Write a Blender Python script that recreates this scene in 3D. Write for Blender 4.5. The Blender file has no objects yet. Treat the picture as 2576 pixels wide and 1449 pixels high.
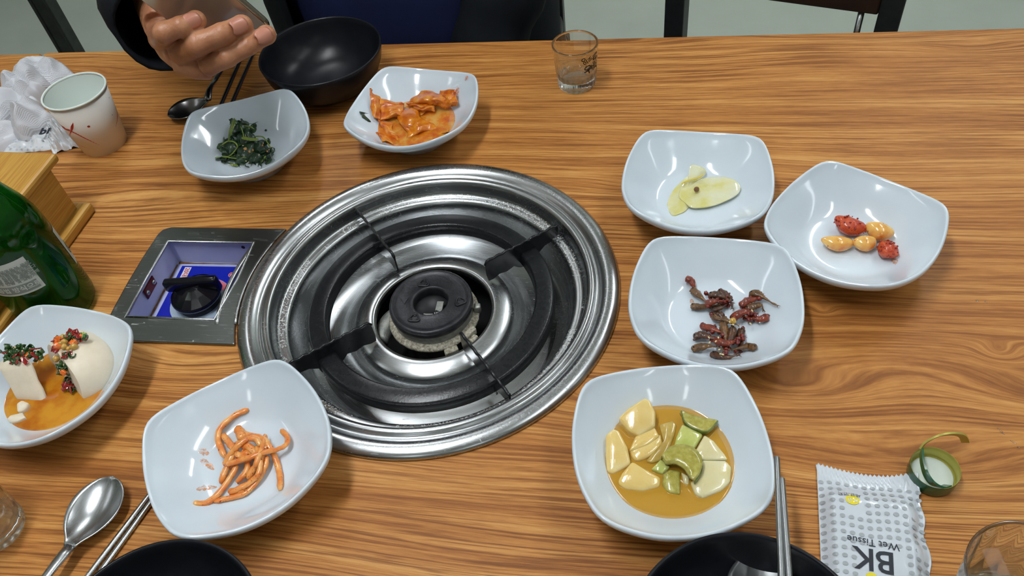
import bpy, bmesh, math, random
from mathutils import Vector, Matrix, noise as mn
R = math.radians
PI = math.pi
T = 0.75                                   # table top height
SC = bpy.context.scene
COL = SC.collection

# ------------------------------------------------------------------ camera
FPX, PITCH, ROLL, CAMH, YAW = 2043.28, 0.84220, -0.15255, 0.51851, R(13.3)
_c, _s = math.cos(PITCH), math.sin(PITCH)
_Rz = Matrix.Rotation(YAW, 3, 'Z')
_fw, _up0, _r0 = Vector((0, _c, -_s)), Vector((0, _s, _c)), Vector((1, 0, 0))
C_RIGHT = _Rz @ (_r0 * math.cos(ROLL) + _up0 * math.sin(ROLL))
C_UP = _Rz @ (-_r0 * math.sin(ROLL) + _up0 * math.cos(ROLL))
C_FWD = _Rz @ _fw
C_POS = Vector((0, 0, T + CAMH))
cam = bpy.data.cameras.new('camera')
cam.sensor_width = 36.0
cam.lens = FPX / 2576 * 36.0
cam.clip_start = 0.01
camo = bpy.data.objects.new('camera', cam)
COL.objects.link(camo)
M = Matrix((C_RIGHT, C_UP, -C_FWD)).transposed().to_4x4()
M.translation = C_POS
camo.matrix_world = M
SC.camera = camo


def ray(px, py):
    return C_FWD + C_RIGHT * ((px - 1288) / FPX) - C_UP * ((py - 724.5) / FPX)


def at(px, py, z=0.0):
    """point of the photograph on the level z above the table top"""
    d = ray(px, py)
    return C_POS + d * ((T + z - C_POS.z) / d.z)


def aty(px, py, y):
    d = ray(px, py)
    return C_POS + d * ((y - C_POS.y) / d.y)


# ------------------------------------------------------------------ world, lamps, exposure
SC.view_settings.view_transform = 'Standard'
SC.view_settings.look = 'None'
SC.view_settings.exposure = 0.0
SC.view_settings.gamma = 1.0
SC.view_settings.use_curve_mapping = False
w = bpy.data.worlds.new('world')
SC.world = w
w.use_nodes = True
w.node_tree.nodes['Background'].inputs[0].default_value = (0.80, 0.90, 1.0, 1)
w.node_tree.nodes['Background'].inputs[1].default_value = 0.02
# (x, y, length, width, rotation, power) of the ceiling panels
PANELS = [(-0.47, 0.26, 0.95, 0.13, R(90), 1.65), (0.98, 0.28, 1.2, 0.13, R(90), 0.50),
          (-2.1, 0.28, 1.2, 0.13, R(90), 0.25), (2.4, 0.28, 1.2, 0.13, R(90), 0.25),
          (-0.47, -2.2, 1.2, 0.13, R(90), 0.3), (0.98, -2.2, 1.2, 0.13, R(90), 0.3),
          (0.98, 2.0, 1.2, 0.13, R(90), 0.95), (-0.9, 2.0, 1.2, 0.13, R(90), 0.75)]  # this last pair is added, unseen, to brighten the floor beyond the table
LAMP = 27.0
CEIL = 2.45


# ------------------------------------------------------------------ materials
def mat(name, col=(0.8, 0.8, 0.8), rough=0.5, metal=0.0, spec=0.5, trans=0.0, ior=1.45, coat=0.0,
        coat_rough=0.1, sss=0.0, sss_col=None, emis=None, estr=0.0, alpha=1.0):
    m = bpy.data.materials.new(name)
    m.use_nodes = True
    b = m.node_tree.nodes['Principled BSDF']
    b.inputs['Base Color'].default_value = (*col, 1)
    b.inputs['Roughness'].default_value = rough
    b.inputs['Metallic'].default_value = metal
    b.inputs['Specular IOR Level'].default_value = spec
    b.inputs['Transmission Weight'].default_value = trans
    b.inputs['IOR'].default_value = ior
    b.inputs['Coat Weight'].default_value = coat
    b.inputs['Coat Roughness'].default_value = coat_rough
    b.inputs['Alpha'].default_value = alpha
    if sss:
        b.inputs['Subsurface Weight'].default_value = sss
        b.inputs['Subsurface Radius'].default_value = sss_col or (0.01, 0.005, 0.003)
        b.inputs['Subsurface Scale'].default_value = 1.0
    if emis:
        b.inputs['Emission Color'].default_value = (*emis, 1)
        b.inputs['Emission Strength'].default_value = estr
    return m


class NT:
    """small helper around a material's node tree"""
    def __init__(s, m):
        s.t = m.node_tree
        s.n = s.t.nodes
        s.b = s.n['Principled BSDF']

    def link(s, a, b):
        s.t.links.new(a, b)

    def val(s, x, sock):
        if isinstance(x, (int, float)):
            sock.default_value = x
        elif isinstance(x, (tuple, list)):
            sock.default_value = x
        else:
            s.link(x, sock)

    def math(s, op, a, b=None, c=None, clamp=False):
        n = s.n.new('ShaderNodeMath')
        n.operation = op
        n.use_clamp = clamp
        s.val(a, n.inputs[0])
        if b is not None:
            s.val(b, n.inputs[1])
        if c is not None:
            s.val(c, n.inputs[2])
        return n.outputs[0]

    def vmath(s, op, a, b=None, out=0):
        n = s.n.new('ShaderNodeVectorMath')
        n.operation = op
        s.val(a, n.inputs[0])
        if b is not None:
            s.val(b, n.inputs[1])
        return n.outputs[out]

    def coord(s, kind='Object'):
        return s.n.new('ShaderNodeTexCoord').outputs[kind]

    def mapping(s, v, scale=(1, 1, 1), loc=(0, 0, 0), rot=(0, 0, 0)):
        n = s.n.new('ShaderNodeMapping')
        s.link(v, n.inputs[0])
        n.inputs['Scale'].default_value = scale
        n.inputs['Location'].default_value = loc
        n.inputs['Rotation'].default_value = rot
        return n.outputs[0]

    def noise(s, v, scale=5, detail=3, rough=0.5, dist=0.0, out=0):
        n = s.n.new('ShaderNodeTexNoise')
        if v is not None:
            s.link(v, n.inputs['Vector'])
        n.inputs['Scale'].default_value = scale
        n.inputs['Detail'].default_value = detail
        n.inputs['Roughness'].default_value = rough
        n.inputs['Distortion'].default_value = dist
        return n.outputs[out]

    def voronoi(s, v, scale=5, feature='F1', out=0, rand=1.0):
        n = s.n.new('ShaderNodeTexVoronoi')
        n.feature = feature
        if v is not None:
            s.link(v, n.inputs['Vector'])
        n.inputs['Scale'].default_value = scale
        n.inputs['Randomness'].default_value = rand
        return n.outputs[out]

    def ramp(s, v, stops, interp='LINEAR'):
        n = s.n.new('ShaderNodeValToRGB')
        n.color_ramp.interpolation = interp
        cr = n.color_ramp
        while len(cr.elements) < len(stops):
            cr.elements.new(0.5)
        for e, (p, c) in zip(cr.elements, stops):
            e.position = p
            e.color = (*c, 1) if len(c) == 3 else c
        s.link(v, n.inputs[0])
        return n.outputs[0]

    def mix(s, f, a, b, mode='MIX'):
        n = s.n.new('ShaderNodeMix')
        n.data_type = 'RGBA'
        n.blend_type = mode
        s.val(f, n.inputs[0])
        s.val((*a, 1) if isinstance(a, tuple) and len(a) == 3 else a, n.inputs[6])
        s.val((*b, 1) if isinstance(b, tuple) and len(b) == 3 else b, n.inputs[7])
        return n.outputs[2]

    def bump(s, h, strength=0.3, dist=0.001):
        n = s.n.new('ShaderNodeBump')
        n.inputs['Strength'].default_value = strength
        n.inputs['Distance'].default_value = dist
        s.link(h, n.inputs['Height'])
        s.link(n.outputs[0], s.b.inputs['Normal'])
        return n.outputs[0]

    def color(s, c):
        s.link(c, s.b.inputs['Base Color'])

    def rough(s, c):
        s.link(c, s.b.inputs['Roughness'])


def see_through(m, fac, col):
    """thin clear part: lets fac of the light straight through, tinted"""
    t = m.node_tree
    b = t.nodes['Principled BSDF']
    o = t.nodes['Material Output']
    tr = t.nodes.new('ShaderNodeBsdfTransparent')
    tr.inputs[0].default_value = (*col, 1)
    mx = t.nodes.new('ShaderNodeMixShader')
    mx.inputs[0].default_value = fac
    t.links.new(b.outputs[0], mx.inputs[1])
    t.links.new(tr.outputs[0], mx.inputs[2])
    t.links.new(mx.outputs[0], o.inputs['Surface'])
    return m


def g(v):
    """sRGB 0..255 triple to linear"""
    return tuple(((x / 255) / 12.92 if x <= 10 else ((x / 255 + 0.055) / 1.055) ** 2.4) for x in v)


def noisy(name, c1, c2, scale=60, rough=0.5, bump=0.0, bscale=None, detail=4, **k):
    m = mat(name, c1, rough, **k)
    t = NT(m)
    co = t.coord()
    n = t.noise(co, scale, detail, 0.6)
    t.color(t.ramp(n, [(0.32, c1), (0.68, c2)]))
    if bump:
        t.bump(t.noise(co, bscale or scale * 2, 4, 0.6), bump, 0.001)
    return m


# knots and cathedral arches: (photo x, photo y, radius x, radius y, height)
KNOTS = [(2178, 78, 0.10, 0.016, 0.034), (2450, 122, 0.045, 0.012, 0.014), (1560, 110, 0.10, 0.012, 0.016),
         (1640, 470, 0.05, 0.012, 0.013), (270, 190, 0.05, 0.010, 0.012), (330, 470, 0.10, 0.020, -0.016),
         (2515, 885, 0.012, 0.008, 0.010), (2000, 990, 0.07, 0.020, 0.024), (2700, 1010, 0.07, 0.022, 0.026),
         (2300, 1190, 0.13, 0.030, 0.034), (1480, 1010, 0.05, 0.014, 0.012), (420, 930, 0.07, 0.02, 0.016),
         (640, 230, 0.02, 0.008, 0.010), (2072, 783, 0.008, 0.005, 0.006), (1250, 330, 0.16, 0.02, -0.012)]


def wood_table(ox, oy):
    m = mat('varnished_brushed_wood', (0.4, 0.2, 0.08), 0.45, spec=0.30)
    t = NT(m)
    co = t.mapping(t.coord(), loc=(ox, oy, 0))
    sep = t.n.new('ShaderNodeSeparateXYZ')
    t.link(co, sep.inputs[0])
    X, Y = sep.outputs[0], sep.outputs[1]
    low = t.noise(t.mapping(co, scale=(1.6, 5.0, 1)), 1.0, 2, 0.5)
    f = t.math('ADD', Y, t.math('MULTIPLY', t.math('SUBTRACT', low, 0.5), 0.070))
    for (kx, ky, rx, ry, h) in KNOTS:
        p = at(kx, ky)
        d = t.vmath('SUBTRACT', co, (p.x, p.y, 0))
        d = t.vmath('MULTIPLY', d, (1 / rx, 1 / ry, 0))
        q = t.vmath('DOT_PRODUCT', d, d, out=1)
        f = t.math('ADD', f, t.math('MULTIPLY', t.math('EXPONENT', t.math('MULTIPLY', q, -0.7)), h))
    cmb = t.n.new('ShaderNodeCombineXYZ')
    t.link(t.math('MULTIPLY', X, 1.3), cmb.inputs[0])
    t.link(t.math('MULTIPLY', f, 75.0), cmb.inputs[1])
    rings = t.noise(cmb.outputs[0], 1.0, 2.5, 0.55)
    cm2 = t.n.new('ShaderNodeCombineXYZ')
    t.link(t.math('MULTIPLY', X, 9), cm2.inputs[0])
    t.link(t.math('MULTIPLY', f, 420.0), cm2.inputs[1])
    fine = t.noise(cm2.outputs[0], 1.0, 3, 0.6)
    cm3 = t.n.new('ShaderNodeCombineXYZ')
    t.link(t.math('MULTIPLY', X, 70), cm3.inputs[0])
    t.link(t.math('MULTIPLY', f, 900.0), cm3.inputs[1])
    grain = t.noise(cm3.outputs[0], 1.0, 2, 0.6)
    big = t.noise(t.mapping(co, scale=(3.0, 7.0, 1), loc=(3.1, 1.7, 0)), 1.0, 2, 0.5)
    # where brushing is strong the fine lines get dark
    amt = t.ramp(t.noise(t.mapping(co, scale=(2.0, 9.0, 1), loc=(7.1, 4.7, 0)), 1.0, 2, 0.5), [(0.35, (0.42,) * 3), (0.65, (1, 1, 1))])
    v = t.math('ADD', t.math('MULTIPLY', rings, 0.42), t.math('MULTIPLY', fine, 0.40))
    v = t.math('ADD', v, t.math('MULTIPLY', grain, 0.18))
    c = t.ramp(v, [(0.33, g((104, 60, 26))), (0.44, g((160, 102, 48))), (0.53, g((198, 138, 72))), (0.63, g((222, 170, 100)))])
    dk = t.ramp(fine, [(0.40, (1, 1, 1)), (0.50, (0, 0, 0))])
    dk = t.math('MULTIPLY', dk, amt)
    c = t.mix(t.math('MULTIPLY', dk, 0.75), c, g((84, 44, 16)))
    c = t.mix(t.math('MULTIPLY', big, 0.55), c, g((168, 104, 44)))
    t.color(c)
    t.rough(t.math('ADD', t.math('MULTIPLY', grain, 0.12), 0.42))
    t.bump(t.math('ADD', fine, t.math('MULTIPLY', grain, 0.6)), 0.35, 0.0006)
    return m


def steel(name, base=0.5, rough=0.26, scratch=0.5, radial=False, tint=(0.95, 0.98, 1.0)):
    m = mat(name, (base,) * 3, rough, metal=1.0)
    t = NT(m)
    co = t.coord()
    n = t.noise(co, 14, 3, 0.5)
    if radial:
        sep = t.n.new('ShaderNodeSeparateXYZ')
        t.link(co, sep.inputs[0])
        rr = t.math('SQRT', t.math('ADD', t.math('MULTIPLY', sep.outputs[0], sep.outputs[0]), t.math('MULTIPLY', sep.outputs[1], sep.outputs[1])))
        an = t.math('ARCTAN2', sep.outputs[1], sep.outputs[0])
        cm = t.n.new('ShaderNodeCombineXYZ')
        t.link(t.math('MULTIPLY', rr, 1500), cm.inputs[0])
        t.link(t.math('MULTIPLY', an, 1.2), cm.inputs[1])
        n2 = t.noise(cm.outputs[0], 1.0, 3, 0.6)
    else:
        n2 = t.noise(t.mapping(co, scale=(60, 1200, 60)), 1.0, 2, 0.6)
    sc = None
    for k, (rz, s1) in enumerate([(0.4, 300), (1.5, 380), (-0.8, 260), (2.4, 330)]):
        mp = t.mapping(co, scale=(0.03, 1, 1), rot=(0, 0, rz), loc=(k * 3.3, k, 0))
        nn = t.noise(mp, s1, 1, 0.5)
        e = t.math('LESS_THAN', t.math('ABSOLUTE', t.math('SUBTRACT', nn, 0.5)), 0.003)
        e = t.math('MULTIPLY', e, t.math('GREATER_THAN', t.noise(t.mapping(co, loc=(k, 2 * k, 0)), 30, 2, 0.5), 0.56))
        sc = e if sc is None else t.math('MAXIMUM', sc, e)
    a = tuple(base * 0.93 * x for x in tint)
    b_ = tuple(min(1, base * 1.07 * x) for x in tint)
    c = t.ramp(n, [(0.3, a), (0.7, b_)])
    c = t.mix(t.math('MULTIPLY', sc, scratch), c, (0.85, 0.87, 0.88))
    t.color(c)
    r = t.math('ADD', t.math('MULTIPLY', t.math('SUBTRACT', n2, 0.5), 0.03), rough)
    if radial:
        band = t.math('MULTIPLY', t.math('GREATER_THAN', rr, 0.1268), t.math('LESS_THAN', rr, 0.1345))
        band2 = t.math('MULTIPLY', t.math('GREATER_THAN', rr, 0.1525), t.math('LESS_THAN', rr, 0.1600))
        fz = t.noise(t.mapping(co, loc=(2, 5, 0)), 700, 2, 0.7)
        lo = t.noise(co, 18, 2, 0.5)
        sf = t.math('MULTIPLY', t.math('GREATER_THAN', fz, 0.56), t.math('ADD', band, t.math('MULTIPLY', band2, 0.12)))
        sf = t.math('MULTIPLY', sf, t.math('GREATER_THAN', lo, 0.44))
        c = t.mix(t.math('MULTIPLY', sf, 0.55), c, (0.80, 0.81, 0.80))
        t.color(c)
        r = t.math('ADD', r, t.math('MULTIPLY', sf, 0.35))
    t.rough(t.math('ADD', r, t.math('MULTIPLY', sc, 0.3)))
    return m


STEEL = steel('brushed_stainless_steel', 0.52, 0.27, 0.12, True)
STEEL_FLAT = steel('plain_stainless_steel', 0.6, 0.22, 0.2)
STEEL_WORN = steel('scuffed_stainless_steel', 0.23, 0.30, 0.55, tint=(0.95, 1.0, 0.97))
STEEL_CUT = steel('polished_cutlery_steel', 0.50, 0.27, 0.12)
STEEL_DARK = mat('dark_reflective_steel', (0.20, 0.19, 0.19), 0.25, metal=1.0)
BOWLW = noisy('white_melamine', g((208, 219, 228)), g((213, 223, 231)), 20, 0.13, coat=0.6, coat_rough=0.04)
BLACKB = noisy('black_melamine', (0.006, 0.007, 0.010), (0.011, 0.012, 0.015), 50, 0.30, bump=0.05, bscale=500, spec=0.28)
ENAMEL = noisy('black_enamel', (0.008, 0.009, 0.011), (0.016, 0.017, 0.019), 180, 0.24, bump=0.12, bscale=500)
CASTB = noisy('black_cast_burner', (0.018, 0.018, 0.022), (0.040, 0.040, 0.045), 130, 0.33, bump=0.25, bscale=500, metal=0.3)
ALU = noisy('grey_cast_aluminium', (0.24, 0.25, 0.24), (0.40, 0.40, 0.36), 180, 0.5, bump=0.4, bscale=700, metal=0.7)
CRUST = noisy('heat_stained_crust', g((120, 110, 88)), g((205, 200, 185)), 420, 0.85, bump=0.8, bscale=900)
DARK = mat('dark_metal_and_shade', (0.008, 0.008, 0.010), 0.5)
KNOBM = mat('glossy_black_plastic', (0.006, 0.006, 0.009), 0.12)
LINER = noisy('lavender_grey_enamel', g((172, 176, 214)), g((186, 190, 224)), 30, 0.35)
BLUE = mat('blue_print', g((18, 34, 170)), 0.3)
WHITE = mat('white_print', g((225, 228, 235)), 0.4)
GREYW = mat('pale_grey_print', g((170, 186, 204)), 0.4)
REDP = mat('red_print', g((206, 40, 44)), 0.4)
PINKP = mat('pink_print', g((226, 120, 134)), 0.4)
BLACKP = mat('black_print', g((34, 40, 50)), 0.5)
RUST = noisy('rust', g((92, 58, 30)), g((140, 100, 60)), 300, 0.9)


# ------------------------------------------------------------------ mesh helpers
def tag(o, label=None, cat=None, group=None, kind=None):
    if label:
        o['label'] = label
    if cat:
        o['category'] = cat
    if group:
        o['group'] = group
    if kind:
        o['kind'] = kind
    return o


def mesh_of(name, verts, faces, m, smooth=True):
    me = bpy.data.meshes.new(name)
    me.from_pydata([tuple(v) for v in verts], [], faces)
    me.materials.append(m)
    if smooth:
        me.shade_smooth()
    me.validate()
    return me


def link(name, me, parent=None, loc=None, rot=None):
    o = bpy.data.objects.new(name, me)
    COL.objects.link(o)
    if parent:
        o.parent = parent
    if loc is not None:
        o.location = loc
    if rot is not None:
        o.rotation_euler = rot
    return o


def obj(name, vf, m, parent=None, loc=None, rot=None, smooth=True, sharp=None):
    o = link(name, mesh_of(name, vf[0], vf[1], m, smooth), parent, loc, rot)
    if smooth and sharp:
        sharpen(o.data, sharp)
    return o


def sharpen(me, deg=35):
    bm = bmesh.new()
    bm.from_mesh(me)
    bmesh.ops.recalc_face_normals(bm, faces=bm.faces)
    lim = R(deg)
    for e in bm.edges:
        if len(e.link_faces) == 2 and e.calc_face_angle(0) > lim:
            e.smooth = False
    bm.to_mesh(me)
    bm.free()


def empty(name, loc, rotz=0.0):
    o = bpy.data.objects.new(name, None)
    o.empty_display_size = 0.02
    COL.objects.link(o)
    o.location = loc
    o.rotation_euler = (0, 0, rotz)
    return o


def join(*vfs):
    V, F = [], []
    for v, f in vfs:
        k = len(V)
        V += [tuple(p) for p in v]
        F += [tuple(i + k for i in q) for q in f]
    return V, F


def xf(vf, M4):
    return [M4 @ Vector(v) for v in vf[0]], vf[1]


def move(vf, d):
    d = Vector(d)
    return [Vector(v) + d for v in vf[0]], vf[1]


def lathe(prof, seg=64, cap0=True, cap1=True, ang=None):
    """prof [(r, z)...]; a row with r == 0 is a pole"""
    V, F, rows = [], [], []
    for r, z in prof:
        if r < 1e-7:
            rows.append([len(V)] * seg)
            V.append((0, 0, z))
        else:
            rows.append(list(range(len(V), len(V) + seg)))
            for i in range(seg):
                a = 2 * PI * i / seg
                V.append((r * math.cos(a), r * math.sin(a), z))
    for k in range(len(rows) - 1):
        A, B = rows[k], rows[k + 1]
        for i in range(seg):
            j = (i + 1) % seg
            q = []
            for x in (A[i], A[j], B[j], B[i]):
                if x not in q:
                    q.append(x)
            if len(q) > 2:
                F.append(tuple(q))
    return V, F


def loft(rings, closed=True, cap0=False, cap1=False):
    """rings: lists of points of the same length"""
    n = len(rings[0])
    V = [p for r_ in rings for p in r_]
    F = []
    for k in range(len(rings) - 1):
        for i in range(n if closed else n - 1):
            j = (i + 1) % n
            F.append((k * n + i, k * n + j, (k + 1) * n + j, (k + 1) * n + i))
    if cap0:
        F.append(tuple(reversed(range(n))))
    if cap1:
        F.append(tuple((len(rings) - 1) * n + i for i in range(n)))
    return V, F


def box(sx, sy, sz, c=(0, 0, 0), bev=0.0, seg=2):
    bm = bmesh.new()
    bmesh.ops.create_cube(bm, size=1)
    bmesh.ops.scale(bm, vec=(sx, sy, sz), verts=bm.verts)
    if bev > 0:
        bmesh.ops.bevel(bm, geom=list(bm.edges), offset=bev, segments=seg, affect='EDGES', profile=0.5)
    bmesh.ops.translate(bm, vec=c, verts=bm.verts)
    V = [v.co.copy() for v in bm.verts]
    F = [tuple(v.index for v in f.verts) for f in bm.faces]
    bm.free()
    return V, F


def tube(pts, rad, seg=8, flat=1.0, up=(0, 0, 1), cap=True, cross=None):
    """sweep; rad float or list; flat scales the section along the local normal; cross: own section [(a,b)]"""
    P = [Vector(p) for p in pts]
    n = len(P)
    rr = [rad] * n if isinstance(rad, (int, float)) else list(rad)
    fl = [flat] * n if isinstance(flat, (int, float)) else list(flat)
    prev = None
    rings = []
    for i in range(n):
        t = (P[min(i + 1, n - 1)] - P[max(i - 1, 0)])
        t = t.normalized() if t.length > 1e-9 else Vector((1, 0, 0))
        if prev is None:
            u = Vector(up)
            nrm = (u - t * u.dot(t))
            if nrm.length < 1e-4:
                u = Vector((1, 0, 0))
                nrm = (u - t * u.dot(t))
            nrm.normalize()
        else:
            nrm = (prev - t * prev.dot(t)).normalized()
        prev = nrm
        bn = t.cross(nrm)
        ring = []
        if cross:
            for a, b in cross:
                ring.append(P[i] + bn * (a * rr[i]) + nrm * (b * rr[i] * fl[i]))
        else:
            for k in range(seg):
                a = 2 * PI * k / seg
                ring.append(P[i] + bn * (math.cos(a) * rr[i]) + nrm * (math.sin(a) * rr[i] * fl[i]))
        rings.append(ring)
    return loft(rings, True, cap, cap)


def smooth_path(pts, n=8):
    """Catmull-Rom through points"""
    P = [Vector(p) for p in pts]
    P = [P[0] * 2 - P[1]] + P + [P[-1] * 2 - P[-2]]
    out = []
    for i in range(1, len(P) - 2):
        for k in range(n):
            t = k / n
            a, b, c, d = P[i - 1], P[i], P[i + 1], P[i + 2]
            out.append(0.5 * ((2 * b) + (c - a) * t + (2 * a - 5 * b + 4 * c - d) * t * t + (3 * b - a - 3 * c + d) * t ** 3))
    out.append(P[-2])
    return out


def sheet(fn, nu, nv):
    V, F = [], []
    for i in range(nu + 1):
        for j in range(nv + 1):
            V.append(Vector(fn(i / nu, j / nv)))
    for i in range(nu):
        for j in range(nv):
            a = i * (nv + 1) + j
            F.append((a, a + nv + 1, a + nv + 2, a + 1))
    return V, F


def thicken(vf, th):
    """closed slab from an open grid sheet"""
    bm = bmesh.new()
    vs = [bm.verts.new(v) for v in vf[0]]
    for f in vf[1]:
        try:
            bm.faces.new([vs[i] for i in f])
        except ValueError:
            pass
    bm.normal_update()
    bmesh.ops.solidify(bm, geom=list(bm.faces), thickness=th)
    bm.verts.index_update()
    V = [v.co.copy() for v in bm.verts]
    F = [tuple(v.index for v in f.verts) for f in bm.faces]
    bm.free()
    return V, F


def ico(r=1.0, sub=2):
    bm = bmesh.new()
    bmesh.ops.create_icosphere(bm, subdivisions=sub, radius=r)
    V = [v.co.copy() for v in bm.verts]
    F = [tuple(v.index for v in f.verts) for f in bm.faces]
    bm.free()
    return V, F


def lumpy(vf, amp, freq, seed=0.0):
    out = []
    for v in vf[0]:
        v = Vector(v)
        d = mn.noise_vector(v * freq + Vector((seed, seed * 1.7, -seed)))
        out.append(v + d * amp)
    return out, vf[1]


def prism(outline, z0, z1, holes=(), bev=0.0):
    """extruded polygon with holes (outline, holes: lists of (x, y))"""
    bm = bmesh.new()
    loops = []
    for lp in (outline, *holes):
        vs = [bm.verts.new((x, y, z1)) for x, y in lp]
        es = [bm.edges.new((vs[i], vs[(i + 1) % len(vs)])) for i in range(len(vs))]
        loops.append((vs, es))
    edges = [e for _, es in loops for e in es]
    if holes:
        bmesh.ops.triangle_fill(bm, use_beauty=True, use_dissolve=False, edges=edges)
    else:
        bm.faces.new(loops[0][0])
    V, F = [], []
    bm.verts.index_update()
    V = [v.co.copy() for v in bm.verts]
    n = len(V)
    bm.normal_update()
    for f in bm.faces:
        q = tuple(v.index for v in f.verts)
        if f.normal.z < 0:
            q = tuple(reversed(q))
        F.append(q)
        F.append(tuple(i + n for i in reversed(q)))
    V += [Vector((v.x, v.y, z0)) for v in V]
    for vs, es in loops:
        k = len(vs)
        for i in range(k):
            a, b = vs[i].index, vs[(i + 1) % k].index
            F.append((a, a + n, b + n, b))
    bm.free()
    return V, F


def circle(cx, cy, r, n=64, a0=0, a1=2 * PI, end=False):
    m_ = n if not end else n - 1
    return [(cx + r * math.cos(a0 + (a1 - a0) * i / m_), cy + r * math.sin(a0 + (a1 - a0) * i / m_)) for i in range(n)]


def rrect(x0, y0, x1, y1, r, n=6):
    out = []
    for cx, cy, a in ((x1 - r, y1 - r, 0), (x0 + r, y1 - r, 90), (x0 + r, y0 + r, 180), (x1 - r, y0 + r, 270)):
        for i in range(n + 1):
            t = R(a + 90 * i / n)
            out.append((cx + r * math.cos(t), cy + r * math.sin(t)))
    return out


def fixn(o):
    """consistent outward normals"""
    bm = bmesh.new()
    bm.from_mesh(o.data)
    bmesh.ops.recalc_face_normals(bm, faces=bm.faces)
    bm.to_mesh(o.data)
    bm.free()
    return o


def subsurf(o, lv=1):
    md = o.modifiers.new('subd', 'SUBSURF')
    md.levels = lv
    md.render_levels = lv
    return o


def text_vf(s, size, depth=0.0002, align='CENTER', bold=0.0, res=3):
    """lettering as flat mesh in the xy plane, centred"""
    cu = bpy.data.curves.new('text', 'FONT')
    cu.body = s
    cu.size = size
    cu.align_x = align
    cu.align_y = 'CENTER'
    cu.extrude = depth
    cu.offset = bold
    cu.resolution_u = res
    o = bpy.data.objects.new('text', cu)
    COL.objects.link(o)
    dg = bpy.context.evaluated_depsgraph_get()
    me = bpy.data.meshes.new_from_object(o.evaluated_get(dg))
    V = [v.co.copy() for v in me.vertices]
    F = [tuple(p.vertices) for p in me.polygons]
    bpy.data.objects.remove(o)
    bpy.data.curves.remove(cu)
    bpy.data.meshes.remove(me)
    return V, F


def disc_vf(r, n=20, sx=1.0, sy=1.0):
    return [(r * sx * math.cos(2 * PI * i / n), r * sy * math.sin(2 * PI * i / n), 0) for i in range(n)], [tuple(range(n))]


rnd = random.Random(7)
# ------------------------------------------------------------------ the room
def wall(name, sx, sy, sz, c, m, kind='structure'):
    o = obj(name, box(sx, sy, sz), m, loc=c, smooth=False)
    tag(o, kind=kind)
    return o


WALLM = noisy('grey_green_wall_paint', g((190, 196, 188)), g((196, 202, 194)), 8, 0.55, bump=0.1, bscale=300)
FLOORM = noisy('pale_grey_green_floor', g((176, 184, 172)), g((184, 192, 180)), 6, 0.45, bump=0.08, bscale=300)
CEILM = noisy('white_ceiling', g((225, 226, 222)), g((232, 232, 228)), 8, 0.8)
WY = 2.75
YC = (WY - 4.43) / 2
YL = WY + 4.43
wall('floor', 7.0, YL, 0.1, (-0.2, YC, -0.05), FLOORM)
wall('ceiling', 7.0, YL, 0.1, (-0.2, YC, CEIL + 0.05), CEILM)
wall('wall_back', 7.0, 0.1, CEIL, (-0.2, WY + 0.05, CEIL / 2), WALLM)
wall('wall_front', 7.0, 0.1, CEIL, (-0.2, -4.48, CEIL / 2), WALLM)
wall('wall_left', 0.1, YL, CEIL, (-3.75, YC, CEIL / 2), WALLM)
wall('wall_right', 0.1, YL, CEIL, (3.35, YC, CEIL / 2), WALLM)
# dark metal post behind the table
TRIMM = noisy('dark_grey_metal', g((40, 44, 42)), g((58, 62, 58)), 40, 0.4, metal=0.4)
p0 = aty(143, 65, 1.45)
tr = empty('partition_post', (p0.x, 1.45, 0))
tag(tr, 'dark grey grooved metal post standing behind the table at the far left', 'post')
wd = 0.040
obj('post_core', box(wd - 0.010, 0.026, CEIL - 0.008, (0, 0, CEIL / 2 - 0.002), 0.002), TRIMM, tr, smooth=False)
for sx in (-1, 1):
    obj('post_edge', box(0.007, 0.032, CEIL - 0.008, (sx * (wd / 2 - 0.003), 0, CEIL / 2 - 0.002), 0.002), TRIMM, tr, smooth=False)
obj('base_plate', box(0.09, 0.08, 0.006, (0, 0, 0.003), 0.002), TRIMM, tr, smooth=False)
obj('baseboard_back', box(6.9, 0.012, 0.07, (0, 0, 0.035)), TRIMM, loc=(-0.2, WY - 0.007, 0), smooth=False)['kind'] = 'structure'

DIFF = mat('lit_led_diffuser', (1, 1, 1), 0.5, emis=(0.93, 0.97, 1.0), estr=LAMP)
HOUS = mat('white_lamp_housing', g((230, 230, 230)), 0.5)
LN = ['long ceiling lamp above the stove and the left side bowls', 'long ceiling lamp above the right end of the table',
      'long ceiling lamp above the neighbouring table on the left', 'long ceiling lamp nearest the right wall',
      'long ceiling lamp behind the camera, left one', 'long ceiling lamp behind the camera, right one',
      'added unseen lamp brightening the floor beyond the table, right one', 'added unseen lamp brightening the floor beyond the table, left one']
for i, (x, y, L, Wd, rz, pw) in enumerate(PANELS):
    t_ = empty('ceiling_light', (x, y, CEIL - 0.0005), rz)
    tag(t_, LN[i], 'ceiling light', 'white ceiling panel lamps')
    dm = DIFF.copy()
    dm.node_tree.nodes['Principled BSDF'].inputs['Emission Strength'].default_value = LAMP * pw
    obj('lamp_housing', box(L + 0.03, Wd + 0.03, 0.03, (0, 0, -0.0155), 0.004), HOUS, t_, smooth=False)
    obj('lamp_diffuser', box(L, Wd, 0.006, (0, 0, -0.034)), dm, t_, smooth=False)

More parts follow.
